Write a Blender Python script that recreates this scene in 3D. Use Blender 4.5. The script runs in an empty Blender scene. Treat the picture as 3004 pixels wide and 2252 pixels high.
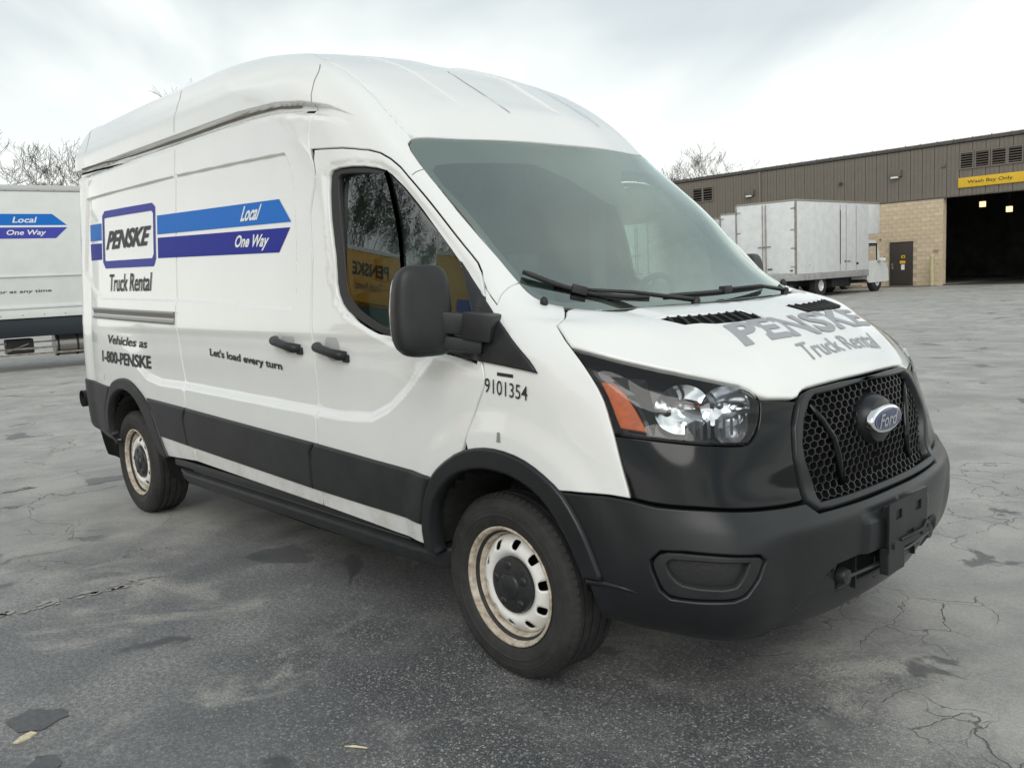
import bpy, bmesh, math, random
import numpy as np
from mathutils import Vector, Matrix, geometry
from mathutils.bvhtree import BVHTree
R=math.radians
random.seed(7); np.random.seed(7)
SC=bpy.context.scene; COL=SC.collection
# ---------------------------------------------------------------- camera
def cam_matrix(pos,yaw,pitch,roll):
    y,p,r=R(yaw),R(pitch),R(roll)
    f=Vector((math.cos(y)*math.cos(p),math.sin(y)*math.cos(p),math.sin(p)))
    ri=Vector((math.sin(y),-math.cos(y),0)); up=ri.cross(f)
    c,s=math.cos(r),math.sin(r)
    r2=c*ri+s*up; u2=-s*ri+c*up
    m=Matrix((r2,u2,-f)).transposed().to_4x4(); m.translation=Vector(pos); return m
cd=bpy.data.cameras.new('camera'); cam=bpy.data.objects.new('camera',cd); COL.objects.link(cam)
cam.matrix_world=cam_matrix((2.36875,-3.07548,1.50460),137.45468,-7.11502,-2.72573)
cd.sensor_width=36; cd.lens=36*2583.056/3004; cd.clip_start=.05; cd.clip_end=2000
SC.camera=cam
# ---------------------------------------------------------------- world
W=bpy.data.worlds.new('World'); SC.world=W; W.use_nodes=True
nt=W.node_tree; nt.nodes.clear(); N=nt.nodes.new; LK=nt.links.new
SUN_EL,SUN_AZ=38,-50
out=N('ShaderNodeOutputWorld'); bg=N('ShaderNodeBackground'); bg.inputs[1].default_value=.1
sky=N('ShaderNodeTexSky'); sky.sky_type='NISHITA'; sky.sun_disc=False; sky.sun_elevation=R(SUN_EL); sky.sun_rotation=R(90-SUN_AZ); sky.dust_density=3
tc=N('ShaderNodeTexCoord'); sep=N('ShaderNodeSeparateXYZ'); LK(tc.outputs['Generated'],sep.inputs[0])
# cloud layer: direction projected on a flat ceiling
mx=N('ShaderNodeMath'); mx.operation='MAXIMUM'; LK(sep.outputs[2],mx.inputs[0]); mx.inputs[1].default_value=0
ad=N('ShaderNodeMath'); ad.operation='ADD'; LK(mx.outputs[0],ad.inputs[0]); ad.inputs[1].default_value=.13
dv=N('ShaderNodeVectorMath'); dv.operation='DIVIDE'; LK(tc.outputs['Generated'],dv.inputs[0])
cb=N('ShaderNodeCombineXYZ'); [LK(ad.outputs[0],cb.inputs[i]) for i in range(3)]; LK(cb.outputs[0],dv.inputs[1])
mp=N('ShaderNodeMapping'); mp.inputs['Scale'].default_value=(1,1,.0); mp.inputs['Rotation'].default_value=(0,0,R(40)); mp.inputs['Location'].default_value=(3.1,1.9,0)
LK(dv.outputs[0],mp.inputs[0])
st=N('ShaderNodeVectorMath'); st.operation='MULTIPLY'; st.inputs[1].default_value=(.55,1.1,1); LK(mp.outputs[0],st.inputs[0])
n1=N('ShaderNodeTexNoise'); n1.inputs['Scale'].default_value=.75; n1.inputs['Detail'].default_value=5; n1.inputs['Roughness'].default_value=.45; n1.inputs['Distortion'].default_value=.35; LK(st.outputs[0],n1.inputs['Vector'])
cr=N('ShaderNodeValToRGB'); e=cr.color_ramp.elements
e[0].position=.38; e[0].color=(5.0,5.6,5.8,1); e[1].position=.60; e[1].color=(9.0,9.3,8.9,1)
m=cr.color_ramp.elements.new(.47); m.color=(5.9,6.4,6.5,1)
LK(n1.outputs[0],cr.inputs[0])
hz=N('ShaderNodeMapRange'); hz.inputs['From Min'].default_value=.04; hz.inputs['From Max'].default_value=.24; hz.inputs['To Min'].default_value=1; hz.inputs['To Max'].default_value=0; LK(mx.outputs[0],hz.inputs[0])
hm=N('ShaderNodeMix'); hm.data_type='RGBA'; LK(hz.outputs[0],hm.inputs['Factor']); LK(cr.outputs[0],hm.inputs['A']); hm.inputs['B'].default_value=(10.4,10.6,10.0,1)
mi=N('ShaderNodeMix'); mi.data_type='RGBA'; mi.inputs['Factor'].default_value=.93; LK(sky.outputs[0],mi.inputs['A']); LK(hm.outputs['Result'],mi.inputs['B'])
zd=N('ShaderNodeMapRange'); zd.inputs['From Min'].default_value=.12; zd.inputs['From Max'].default_value=.75; zd.inputs['To Min'].default_value=1; zd.inputs['To Max'].default_value=.82; LK(mx.outputs[0],zd.inputs[0])
zs=N('ShaderNodeVectorMath'); zs.operation='SCALE'; LK(mi.outputs['Result'],zs.inputs[0]); LK(zd.outputs[0],zs.inputs['Scale'])
LK(zs.outputs[0],bg.inputs[0]); LK(bg.outputs[0],out.inputs[0])
# ---------------------------------------------------------------- sun
sd=bpy.data.lights.new('sun','SUN'); sd.energy=.95; sd.angle=R(38); sd.color=(1,.97,.92); so=bpy.data.objects.new('sun',sd); COL.objects.link(so)
dirv=Vector((math.cos(R(SUN_AZ))*math.cos(R(SUN_EL)),math.sin(R(SUN_AZ))*math.cos(R(SUN_EL)),math.sin(R(SUN_EL))))
so.rotation_euler=dirv.to_track_quat('Z','Y').to_euler(); so.location=dirv*30
SC.view_settings.view_transform='Standard'; SC.view_settings.look='None'; SC.view_settings.exposure=.44; SC.view_settings.gamma=1; SC.view_settings.use_curve_mapping=False
SC.render.engine='CYCLES'; SC.cycles.max_bounces=8; SC.cycles.transparent_max_bounces=16
# ---------------------------------------------------------------- materials
MATS={}
def mat(name,col,rough=.5,metal=0,coat=0,spec=.5,noise=0,nscale=20,bump=0,bscale=200,dirt=None,emit=None,coord='Object'):
    if name in MATS: return MATS[name]
    m=bpy.data.materials.new(name); m.use_nodes=True; t=m.node_tree; b=t.nodes['Principled BSDF']
    b.inputs['Roughness'].default_value=rough; b.inputs['Metallic'].default_value=metal
    b.inputs['Coat Weight'].default_value=coat; b.inputs['Coat Roughness'].default_value=.04; b.inputs['Specular IOR Level'].default_value=spec
    c=(*col,1); b.inputs['Base Color'].default_value=c
    if noise or dirt or bump:
        tc=t.nodes.new('ShaderNodeTexCoord')
    if noise or dirt:
        n=t.nodes.new('ShaderNodeTexNoise'); n.inputs['Scale'].default_value=nscale; n.inputs['Detail'].default_value=8; n.inputs['Roughness'].default_value=.65; t.links.new(tc.outputs[coord],n.inputs['Vector'])
        rp=t.nodes.new('ShaderNodeValToRGB'); t.links.new(n.outputs[0],rp.inputs[0])
        d=dirt if dirt else tuple(x*(1-noise) for x in col)
        u=tuple(min(1,x*(1+noise)) for x in col)
        rp.color_ramp.elements[0].position=.32; rp.color_ramp.elements[0].color=(*d,1); rp.color_ramp.elements[1].position=.62; rp.color_ramp.elements[1].color=(*u,1)
        t.links.new(rp.outputs[0],b.inputs['Base Color'])
    if bump:
        n2=t.nodes.new('ShaderNodeTexNoise'); n2.inputs['Scale'].default_value=bscale; n2.inputs['Detail'].default_value=4; t.links.new(tc.outputs[coord],n2.inputs['Vector'])
        bp=t.nodes.new('ShaderNodeBump'); bp.inputs['Strength'].default_value=bump; bp.inputs['Distance'].default_value=.002; t.links.new(n2.outputs[0],bp.inputs['Height']); t.links.new(bp.outputs[0],b.inputs['Normal'])
    if emit: b.inputs['Emission Color'].default_value=(*emit[:3],1); b.inputs['Emission Strength'].default_value=emit[3]
    MATS[name]=m; return m
def add_grime(m):
    t=m.node_tree; b=t.nodes['Principled BSDF']; src=b.inputs['Base Color'].links[0].from_socket
    tc=t.nodes.new('ShaderNodeTexCoord'); sp=t.nodes.new('ShaderNodeSeparateXYZ'); t.links.new(tc.outputs['Object'],sp.inputs[0])
    mr=t.nodes.new('ShaderNodeMapRange'); mr.inputs['From Min'].default_value=.72; mr.inputs['From Max'].default_value=.40; t.links.new(sp.outputs[2],mr.inputs[0])
    n=t.nodes.new('ShaderNodeTexNoise'); n.inputs['Scale'].default_value=6; n.inputs['Detail'].default_value=9; n.inputs['Roughness'].default_value=.7; t.links.new(tc.outputs['Object'],n.inputs['Vector'])
    r=t.nodes.new('ShaderNodeValToRGB'); r.color_ramp.elements[0].position=.42; r.color_ramp.elements[1].position=.70; t.links.new(n.outputs[0],r.inputs[0])
    k=t.nodes.new('ShaderNodeMath'); k.operation='MULTIPLY'; t.links.new(mr.outputs[0],k.inputs[0]); t.links.new(r.outputs[0],k.inputs[1])
    k2=t.nodes.new('ShaderNodeMath'); k2.operation='MULTIPLY'; k2.inputs[1].default_value=.7; t.links.new(k.outputs[0],k2.inputs[0])
    mi=t.nodes.new('ShaderNodeMix'); mi.data_type='RGBA'; t.links.new(k2.outputs[0],mi.inputs['Factor']); t.links.new(src,mi.inputs['A']); mi.inputs['B'].default_value=(.42,.38,.32,1); t.links.new(mi.outputs['Result'],b.inputs['Base Color'])
def glassmat(name,tint,ior=1.5,rough=0.0,extra=1.0,add=0.0,gcol=(1,1,1)):
    if name in MATS: return MATS[name]
    m=bpy.data.materials.new(name); m.use_nodes=True; t=m.node_tree; t.nodes.clear()
    o=t.nodes.new('ShaderNodeOutputMaterial'); tr=t.nodes.new('ShaderNodeBsdfTransparent'); tr.inputs[0].default_value=(*tint,1)
    g=t.nodes.new('ShaderNodeBsdfGlossy'); g.inputs['Roughness'].default_value=rough; g.inputs['Color'].default_value=(*gcol,1)
    f=t.nodes.new('ShaderNodeFresnel'); f.inputs['IOR'].default_value=ior
    k=t.nodes.new('ShaderNodeMath'); k.operation='MULTIPLY_ADD'; k.inputs[1].default_value=extra; k.inputs[2].default_value=add; k.use_clamp=True; t.links.new(f.outputs[0],k.inputs[0])
    mi=t.nodes.new('ShaderNodeMixShader'); t.links.new(k.outputs[0],mi.inputs[0]); t.links.new(tr.outputs[0],mi.inputs[1]); t.links.new(g.outputs[0],mi.inputs[2]); t.links.new(mi.outputs[0],o.inputs[0])
    MATS[name]=m; return m
def M(n): return MATS[n]
mat('white_paint',(.79,.80,.79),.25,coat=1,noise=.015,nscale=3)
add_grime(MATS['white_paint'])
mat('black_plastic',(.020,.021,.023),.44,spec=.38,noise=.25,nscale=9,bump=.15,bscale=600)
mat('bumper_plastic',(.013,.015,.017),.31,spec=.42,noise=.18,nscale=4,bump=.12,bscale=700)
mat('gloss_black',(.004,.005,.006),.08,spec=.34)
mat('rubber_seal',(.018,.018,.019),.5)
mat('inner_black',(.006,.006,.006),.9,spec=.1)
mat('chrome',(.85,.86,.87),.07,metal=1)
mat('steel_dull',(.45,.45,.45),.35,metal=.9)
mat('amber',(.52,.10,.004),.35,noise=.2,nscale=60)
mat('tyre',(.024,.024,.024),.72,noise=.35,nscale=14,bump=.4,bscale=120)
mat('wheel_white',(.80,.80,.77),.38,coat=.2,noise=.05,nscale=12)
mat('wheel_dirty',(.62,.57,.48),.6,dirt=(.26,.19,.13),nscale=26)
mat('blue_light',(.012,.16,.58),.5,spec=.2)
mat('blue_dark',(.014,.022,.29),.5,spec=.2)
mat('blue_violet',(.045,.055,.34),.5,spec=.25)
mat('letter_black',(.02,.022,.025),.5)
mat('letter_grey',(.33,.34,.36),.5)
mat('letter_white',(.8,.82,.82),.4)
mat('interior_dark',(.20,.215,.21),.75,noise=.2,nscale=12)
mat('interior_grey',(.36,.38,.37),.85,noise=.1,nscale=8)
mat('headliner',(.30,.31,.30),.9)
mat('frit',(.17,.125,.14),.6)
mat('hl_grey',(.30,.31,.33),.25,metal=.8)
glassmat('windshield_glass',(.74,.95,.85),1.5,extra=.95,add=.22,gcol=(.88,1,.95))
glassmat('side_glass',(.80,.95,.88),1.5,extra=1.5,add=.06)
glassmat('lens_clear',(.93,.95,.96),1.45,extra=1.0)
# ---------------------------------------------------------------- object helpers
def link(o,parent=None):
    COL.objects.link(o)
    if parent is not None: o.parent=parent
    return o
def tag(o,label=None,cat=None,group=None,kind=None):
    if label: o['label']=label
    if cat: o['category']=cat
    if group: o['group']=group
    if kind: o['kind']=kind
    return o
def empty(name,loc=(0,0,0),rz=0):
    o=bpy.data.objects.new(name,None); o.location=loc; o.rotation_euler=(0,0,rz); o.empty_display_size=.2; return link(o)
def mesh_ob(name,V,F,m,parent=None,smooth=False,normals=None,angle=None):
    me=bpy.data.meshes.new(name); me.from_pydata([tuple(v) for v in V],[],[tuple(f) for f in F]); me.materials.append(m)
    if smooth or normals is not None: me.polygons.foreach_set('use_smooth',[True]*len(me.polygons))
    if normals is not None: me.normals_split_custom_set_from_vertices([tuple(n) for n in normals])
    if angle is not None:
        me.polygons.foreach_set('use_smooth',[True]*len(me.polygons)); me.set_sharp_from_angle(angle=R(angle))
    me.update()
    return link(bpy.data.objects.new(name,me),parent)
class MB:
    def __init__(s): s.v=[];s.f=[]
    def add(s,V,F):
        n=len(s.v); s.v+= [tuple(x) for x in V]; s.f+=[tuple(i+n for i in f) for f in F]; return s
    def box(s,x0,x1,y0,y1,z0,z1,bev=0,mt=None):
        if bev>0:
            b=min(bev,(x1-x0)*.45,(y1-y0)*.45,(z1-z0)*.45)
            bm=bmesh.new(); bmesh.ops.create_cube(bm,size=1)
            for v in bm.verts: v.co=Vector(((x0+x1)/2+v.co.x*(x1-x0),(y0+y1)/2+v.co.y*(y1-y0),(z0+z1)/2+v.co.z*(z1-z0)))
            bmesh.ops.bevel(bm,geom=bm.edges[:],offset=b,segments=2,affect='EDGES',profile=.6)
            V=[v.co.copy() for v in bm.verts]; bm.verts.index_update(); F=[[v.index for v in f.verts] for f in bm.faces]; bm.free()
        else:
            V=[Vector((x,y,z)) for z in (z0,z1) for x,y in ((x0,y0),(x1,y0),(x1,y1),(x0,y1))]
            F=[(0,3,2,1),(4,5,6,7),(0,1,5,4),(1,2,6,5),(2,3,7,6),(3,0,4,7)]
        if mt is not None: V=[mt@v for v in V]
        return s.add(V,F)
    def tube(s,P,r,n=8,cap=True,flat=None):
        P=[Vector(p) for p in P]; rr=r if hasattr(r,'__len__') else [r]*len(P)
        V=[];F=[]
        prev=None
        for i,p in enumerate(P):
            d=(P[min(i+1,len(P)-1)]-P[max(i-1,0)]).normalized()
            a=(prev if prev is not None else (Vector((0,0,1)) if abs(d.z)<.9 else Vector((1,0,0))))
            u=(a-d*a.dot(d)).normalized(); prev=u; w=d.cross(u)
            for k in range(n):
                t=2*math.pi*k/n; V.append(p+(u*math.cos(t)*(flat or 1)+w*math.sin(t))*rr[i])
        for i in range(len(P)-1):
            for k in range(n): F.append((i*n+k,i*n+(k+1)%n,(i+1)*n+(k+1)%n,(i+1)*n+k))
        if cap: F.append(tuple(range(n))[::-1]); F.append(tuple(range((len(P)-1)*n,len(P)*n)))
        return s.add(V,F)
    def lathe(s,prof,n=64,axis='y',c=(0,0,0),a0=0,a1=2*math.pi):
        # prof (r,h) ; axis direction h
        V=[];F=[];full=abs(a1-a0-2*math.pi)<1e-6; m=n if full else n+1
        for r,h in prof:
            for k in range(m):
                a=a0+(a1-a0)*k/n
                if axis=='y': V.append((c[0]+r*math.cos(a),c[1]+h,c[2]+r*math.sin(a)))
                elif axis=='x': V.append((c[0]+h,c[1]+r*math.cos(a),c[2]+r*math.sin(a)))
                else: V.append((c[0]+r*math.cos(a),c[1]+r*math.sin(a),c[2]+h))
        for i in range(len(prof)-1):
            for k in range(n):
                k2=(k+1)%m; F.append((i*m+k,i*m+k2,(i+1)*m+k2,(i+1)*m+k))
        return s.add(V,F)
    def build(s,name,m,parent=None,angle=None,smooth=False): return mesh_ob(name,s.v,s.f,m,parent,smooth=smooth,angle=angle)
def fixn(o):
    bm=bmesh.new(); bm.from_mesh(o.data); bmesh.ops.recalc_face_normals(bm,faces=bm.faces[:]); bm.to_mesh(o.data); bm.free(); return o
def pip(pts,poly):
    x=pts[:,0][:,None]; y=pts[:,1][:,None]; P=np.asarray(poly); a=P; b=np.roll(P,-1,0)
    c=((a[:,1]>y)!=(b[:,1]>y)); xi=(b[:,0]-a[:,0])*(y-a[:,1])/(b[:,1]-a[:,1]+1e-20)+a[:,0]
    return ((c&(x<xi)).sum(1)%2)==1
def segdist(pts,poly,closed=True):
    P=np.asarray(poly,float); a=P if closed else P[:-1]; b=np.roll(P,-1,0) if closed else P[1:]
    d=b-a; w=pts[:,None,:]-a; t=np.clip((w*d).sum(-1)/((d*d).sum(-1)+1e-20),0,1); return np.sqrt(((w-t[...,None]*d)**2).sum(-1)).min(1)
def cdt(outer,holes,grid):
    """triangulate polygon with holes in 2d; returns pts, tris"""
    vs=[];es=[]
    for L in [outer]+list(holes):
        n=len(vs); vs+= [Vector(p) for p in L]; es+=[(n+i,n+(i+1)%len(L)) for i in range(len(L))]
    if len(grid): vs+=[Vector(p) for p in grid]
    r=geometry.delaunay_2d_cdt(vs,es,[],0,1e-6)
    P=np.array([tuple(v) for v in r[0]]); T=np.array([tuple(f) for f in r[2]])
    c=P[T].mean(1); k=pip(c,outer)
    for h in holes: k&=~pip(c,h)
    T=T[k]
    ar=(P[T[:,1]]-P[T[:,0]]); br=(P[T[:,2]]-P[T[:,0]]); s=ar[:,0]*br[:,1]-ar[:,1]*br[:,0]
    T[s<0]=T[s<0][:,::-1]
    used=np.unique(T); mp=-np.ones(len(P),int); mp[used]=np.arange(len(used)); return P[used],mp[T]
def smooth(a,b,x): t=np.clip((x-a)/(b-a),0,1); return t*t*(3-2*t)

# ---------------------------------------------------------------- body surface (right half, y<0)
WZ=np.array([[.24,.955],[.34,.985],[.45,1.005],[.58,1.022],[.70,1.03],[.80,1.033],[.92,1.033],[1.05,1.031],[1.15,1.028],
 [1.20,1.026],[1.25,1.023],[1.30,1.020],[1.36,1.014],[1.43,1.007],[1.60,.994],[1.85,.975],[2.10,.955],[2.25,.943],[2.38,.938],
 [2.50,.924],[2.60,.873],[2.69,.795],[2.725,.70],[2.75,.37],[2.757,.0]])
SX=[-4.63,-4.58,-4.30,-3.75,-2.9]
def _rows():
    # front columns c7..c14 : x,y,z
    F={}
    F[0]=[(-0.6,0.95,0.3),(0,0.95,0.31),(0.42,0.93,0.34),(0.6,0.86,0.31),(0.765,0.775,0.29),(0.865,0.57,0.27),(0.915,0.28,0.262),(0.925,0,0.262)]
    F[1]=[(-0.6,0.985,0.35),(0,0.985,0.36),(0.45,0.965,0.38),(0.65,0.9,0.355),(0.82,0.795,0.335),(0.9,0.56,0.325),(0.955,0.29,0.32),(0.98,0,0.32)]
    F[2]=[(-0.6,1.005,0.45),(0,1.01,0.44),(0.46,0.99,0.43),(0.68,0.93,0.42),(0.855,0.82,0.41),(0.94,0.58,0.41),(0.995,0.3,0.41),(1.02,0,0.41)]
    F[3]=[(-0.6,1.022,0.58),(0,1.025,0.57),(0.46,1.005,0.56),(0.69,0.945,0.55),(0.875,0.83,0.55),(0.96,0.585,0.55),(1.015,0.3,0.55),(1.04,0,0.55)]
    F[4]=[(-0.6,1.03,0.7),(0,1.03,0.69),(0.46,1.005,0.68),(0.68,0.94,0.67),(0.855,0.825,0.665),(0.96,0.6,0.66),(1.01,0.3,0.66),(1.02,0,0.66)]
    F[5]=[(-0.6,1.033,0.8),(0,1.033,0.79),(0.45,1,0.77),(0.645,0.94,0.76),(0.81,0.825,0.75),(0.91,0.6,0.74),(0.96,0.3,0.735),(0.97,0,0.735)]
    F[6]=[(-0.6,1.033,0.92),(0,1.03,0.91),(0.42,0.995,0.89),(0.6,0.94,0.88),(0.765,0.825,0.87),(0.885,0.6,0.86),(0.945,0.3,0.86),(0.955,0,0.86)]
    F[7]=[(-0.6,1.031,1.05),(0,1.026,1.03),(0.38,0.99,1.01),(0.555,0.93,1),(0.72,0.815,0.99),(0.85,0.6,0.98),(0.92,0.3,0.98),(0.935,0,0.98)]
    F[8]=[(-0.6,1.028,1.15),(0,1.02,1.14),(0.34,0.985,1.12),(0.51,0.92,1.1),(0.685,0.805,1.09),(0.81,0.6,1.08),(0.885,0.3,1.08),(0.905,0,1.08)]
    F[9]=[(-0.6,1.026,1.2),(-0.05,1.015,1.2),(0.3,0.98,1.19),(0.46,0.915,1.17),(0.62,0.78,1.165),(0.75,0.58,1.155),(0.84,0.28,1.14),(0.87,0,1.14)]
    F[10]=[(-0.62,1.022,1.25),(-0.1,1.01,1.25),(0.24,0.972,1.25),(0.4,0.9,1.24),(0.54,0.765,1.23),(0.67,0.57,1.218),(0.765,0.29,1.203),(0.79,0,1.193)]
    F[11]=[(-0.65,1.019,1.3),(-0.15,1,1.31),(0.16,0.955,1.315),(0.31,0.885,1.315),(0.42,0.77,1.31),(0.53,0.58,1.298),(0.62,0.3,1.28),(0.645,0,1.268)]
    F[12]=[(-0.68,1.013,1.36),(-0.2,0.985,1.375),(0.06,0.93,1.365),(0.19,0.862,1.35),(0.27,0.76,1.355),(0.36,0.58,1.345),(0.42,0.3,1.337),(0.44,0,1.333)]
    F[13]=[(-0.72,1.004,1.43),(-0.3,0.97,1.44),(-0.05,0.915,1.435),(0.045,0.855,1.412),(0.11,0.75,1.393),(0.17,0.57,1.383),(0.22,0.3,1.376),(0.235,0,1.373)]
    F[14]=[(-0.85,0.99,1.6),(-0.46,0.955,1.61),(-0.24,0.895,1.61),(-0.155,0.835,1.595),(-0.1,0.74,1.59),(-0.05,0.56,1.59),(-0.01,0.29,1.59),(0,0,1.59)]
    F[15]=[(-1.02,0.968,1.85),(-0.69,0.93,1.86),(-0.49,0.87,1.87),(-0.42,0.805,1.86),(-0.37,0.72,1.855),(-0.32,0.55,1.855),(-0.285,0.28,1.855),(-0.275,0,1.855)]
    F[16]=[(-1.2,0.945,2.1),(-0.92,0.905,2.1),(-0.77,0.85,2.12),(-0.72,0.785,2.11),(-0.675,0.7,2.115),(-0.635,0.53,2.12),(-0.59,0.27,2.125),(-0.58,0,2.127)]
    F[17]=[(-1.35,0.935,2.25),(-1.06,0.895,2.25),(-0.9095,0.83,2.26),(-0.8735,0.765,2.26),(-0.844,0.69,2.27),(-0.81,0.52,2.28),(-0.765,0.27,2.285),(-0.755,0,2.287)]
    F[18]=[(-1.5,0.925,2.38),(-1.24,0.885,2.38),(-1.0855,0.82,2.39),(-1.0615,0.76,2.395),(-1.046,0.685,2.405),(-1.02,0.52,2.415),(-0.975,0.27,2.42),(-0.965,0,2.423)]
    F[19]=[(-1.68,0.9,2.5),(-1.45,0.865,2.5),(-1.3035,0.805,2.51),(-1.2855,0.745,2.52),(-1.277,0.67,2.53),(-1.255,0.51,2.54),(-1.21,0.26,2.548),(-1.2,0,2.55)]
    F[20]=[(-1.9,0.86,2.6),(-1.72,0.83,2.6),(-1.595,0.775,2.61),(-1.565,0.715,2.62),(-1.56,0.64,2.63),(-1.54,0.49,2.64),(-1.51,0.25,2.648),(-1.5,0,2.65)]
    F[21]=[(-2.15,0.79,2.68),(-2.03,0.765,2.68),(-1.9405,0.72,2.685),(-1.9115,0.67,2.69),(-1.896,0.6,2.695),(-1.87,0.46,2.702),(-1.85,0.24,2.706),(-1.84,0,2.708)]
    F[22]=[(-2.35,0.69,2.722),(-2.27,0.66,2.722),(-2.206,0.62,2.724),(-2.178,0.57,2.726),(-2.162,0.5,2.73),(-2.14,0.38,2.734),(-2.12,0.19,2.737),(-2.11,0,2.738)]
    F[23]=[(-2.65,0.37,2.75),(-2.6,0.35,2.75),(-2.56,0.32,2.75),(-2.53,0.29,2.75),(-2.51,0.25,2.75),(-2.49,0.19,2.751),(-2.48,0.1,2.751),(-2.475,0,2.751)]
    F[24]=[(-2.9,0,2.757),(-2.88,0,2.757),(-2.86,0,2.757),(-2.84,0,2.757),(-2.82,0,2.757),(-2.8,0,2.757),(-2.78,0,2.757),(-2.76,0,2.757)]
    X56={17:(-2.05,-1.6),18:(-2.1,-1.75),19:(-2.2,-1.92),20:(-2.35,-2.1),21:(-2.55,-2.35),22:(-2.65,-2.55),23:(-2.8,-2.75),24:(-3.0,-2.93)}
    rows=[]
    for r,(z,w) in enumerate(WZ):
        L=[]
        zz=F[r][0][2]
        for i,x in enumerate(SX+list(X56.get(r,(-2.0,-1.3 if r>=15 else -1.2)))):
            k=w/1.03 if w>0 else 0
            d=[.15,.065,.022,.0,.0,.0,.0][i]*min(1,k*1.2)*(1 if r<18 else .55)
            zr=z; 
            if i<1 and r>=20: zr=z-.012
            if w==0: d=0
            L.append((x,max(w-d,0),zr))
        rows.append(L+F[r])
    return np.array(rows)
NET=_rows(); NET[:,:,1]*=-1
TK=np.array([0,.10,.45,1.05,1.9,2.8,3.55,4.15,4.65,5.0,5.18,5.38,5.68,6.0,6.3])
VK=np.array([0,.10,.21,.34,.46,.56,.68,.81,.91,.97,1.04,1.13,1.23,1.33,1.53,1.80,2.07,2.23,2.37,2.51,2.63,2.75,2.86,3.18,3.5])
def _tan(P,K):
    h=np.diff(K); d=np.diff(P,axis=0)/h.reshape((-1,)+(1,)*(P.ndim-1))
    m=np.empty_like(P); hh=h.reshape((-1,)+(1,)*(P.ndim-1))
    m[1:-1]=(hh[1:]*d[:-1]+hh[:-1]*d[1:])/(hh[1:]+hh[:-1]); m[0]=d[0];m[-1]=d[-1]
    return m
NV=_tan(NET,VK); 
NT=np.moveaxis(_tan(np.moveaxis(NET,1,0),TK),0,1)
NT[:,-1,0]*=.0; 
NTV=_tan(NT,VK)
def surf(t,v):
    t=np.clip(np.asarray(t,float),TK[0],TK[-1]); v=np.clip(np.asarray(v,float),VK[0],VK[-1])
    i=np.clip(np.searchsorted(TK,t,'right')-1,0,len(TK)-2); j=np.clip(np.searchsorted(VK,v,'right')-1,0,len(VK)-2)
    ht=TK[i+1]-TK[i]; hv=VK[j+1]-VK[j]; a=(t-TK[i])/ht; b=(v-VK[j])/hv
    def H(s): return 2*s**3-3*s**2+1, s**3-2*s**2+s, -2*s**3+3*s**2, s**3-s**2
    A=H(a);B=H(b); out=0
    for di,(p,m) in enumerate([(0,1),(2,3)]):
        for dj,(pp,mm) in enumerate([(0,1),(2,3)]):
            I=i+di;J=j+dj
            out=out+(A[p]*B[pp])[...,None]*NET[J,I]+(A[m]*ht*B[pp])[...,None]*NT[J,I]+(A[p]*B[mm]*hv)[...,None]*NV[J,I]+(A[m]*B[mm]*ht*hv)[...,None]*NTV[J,I]
    return out

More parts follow.
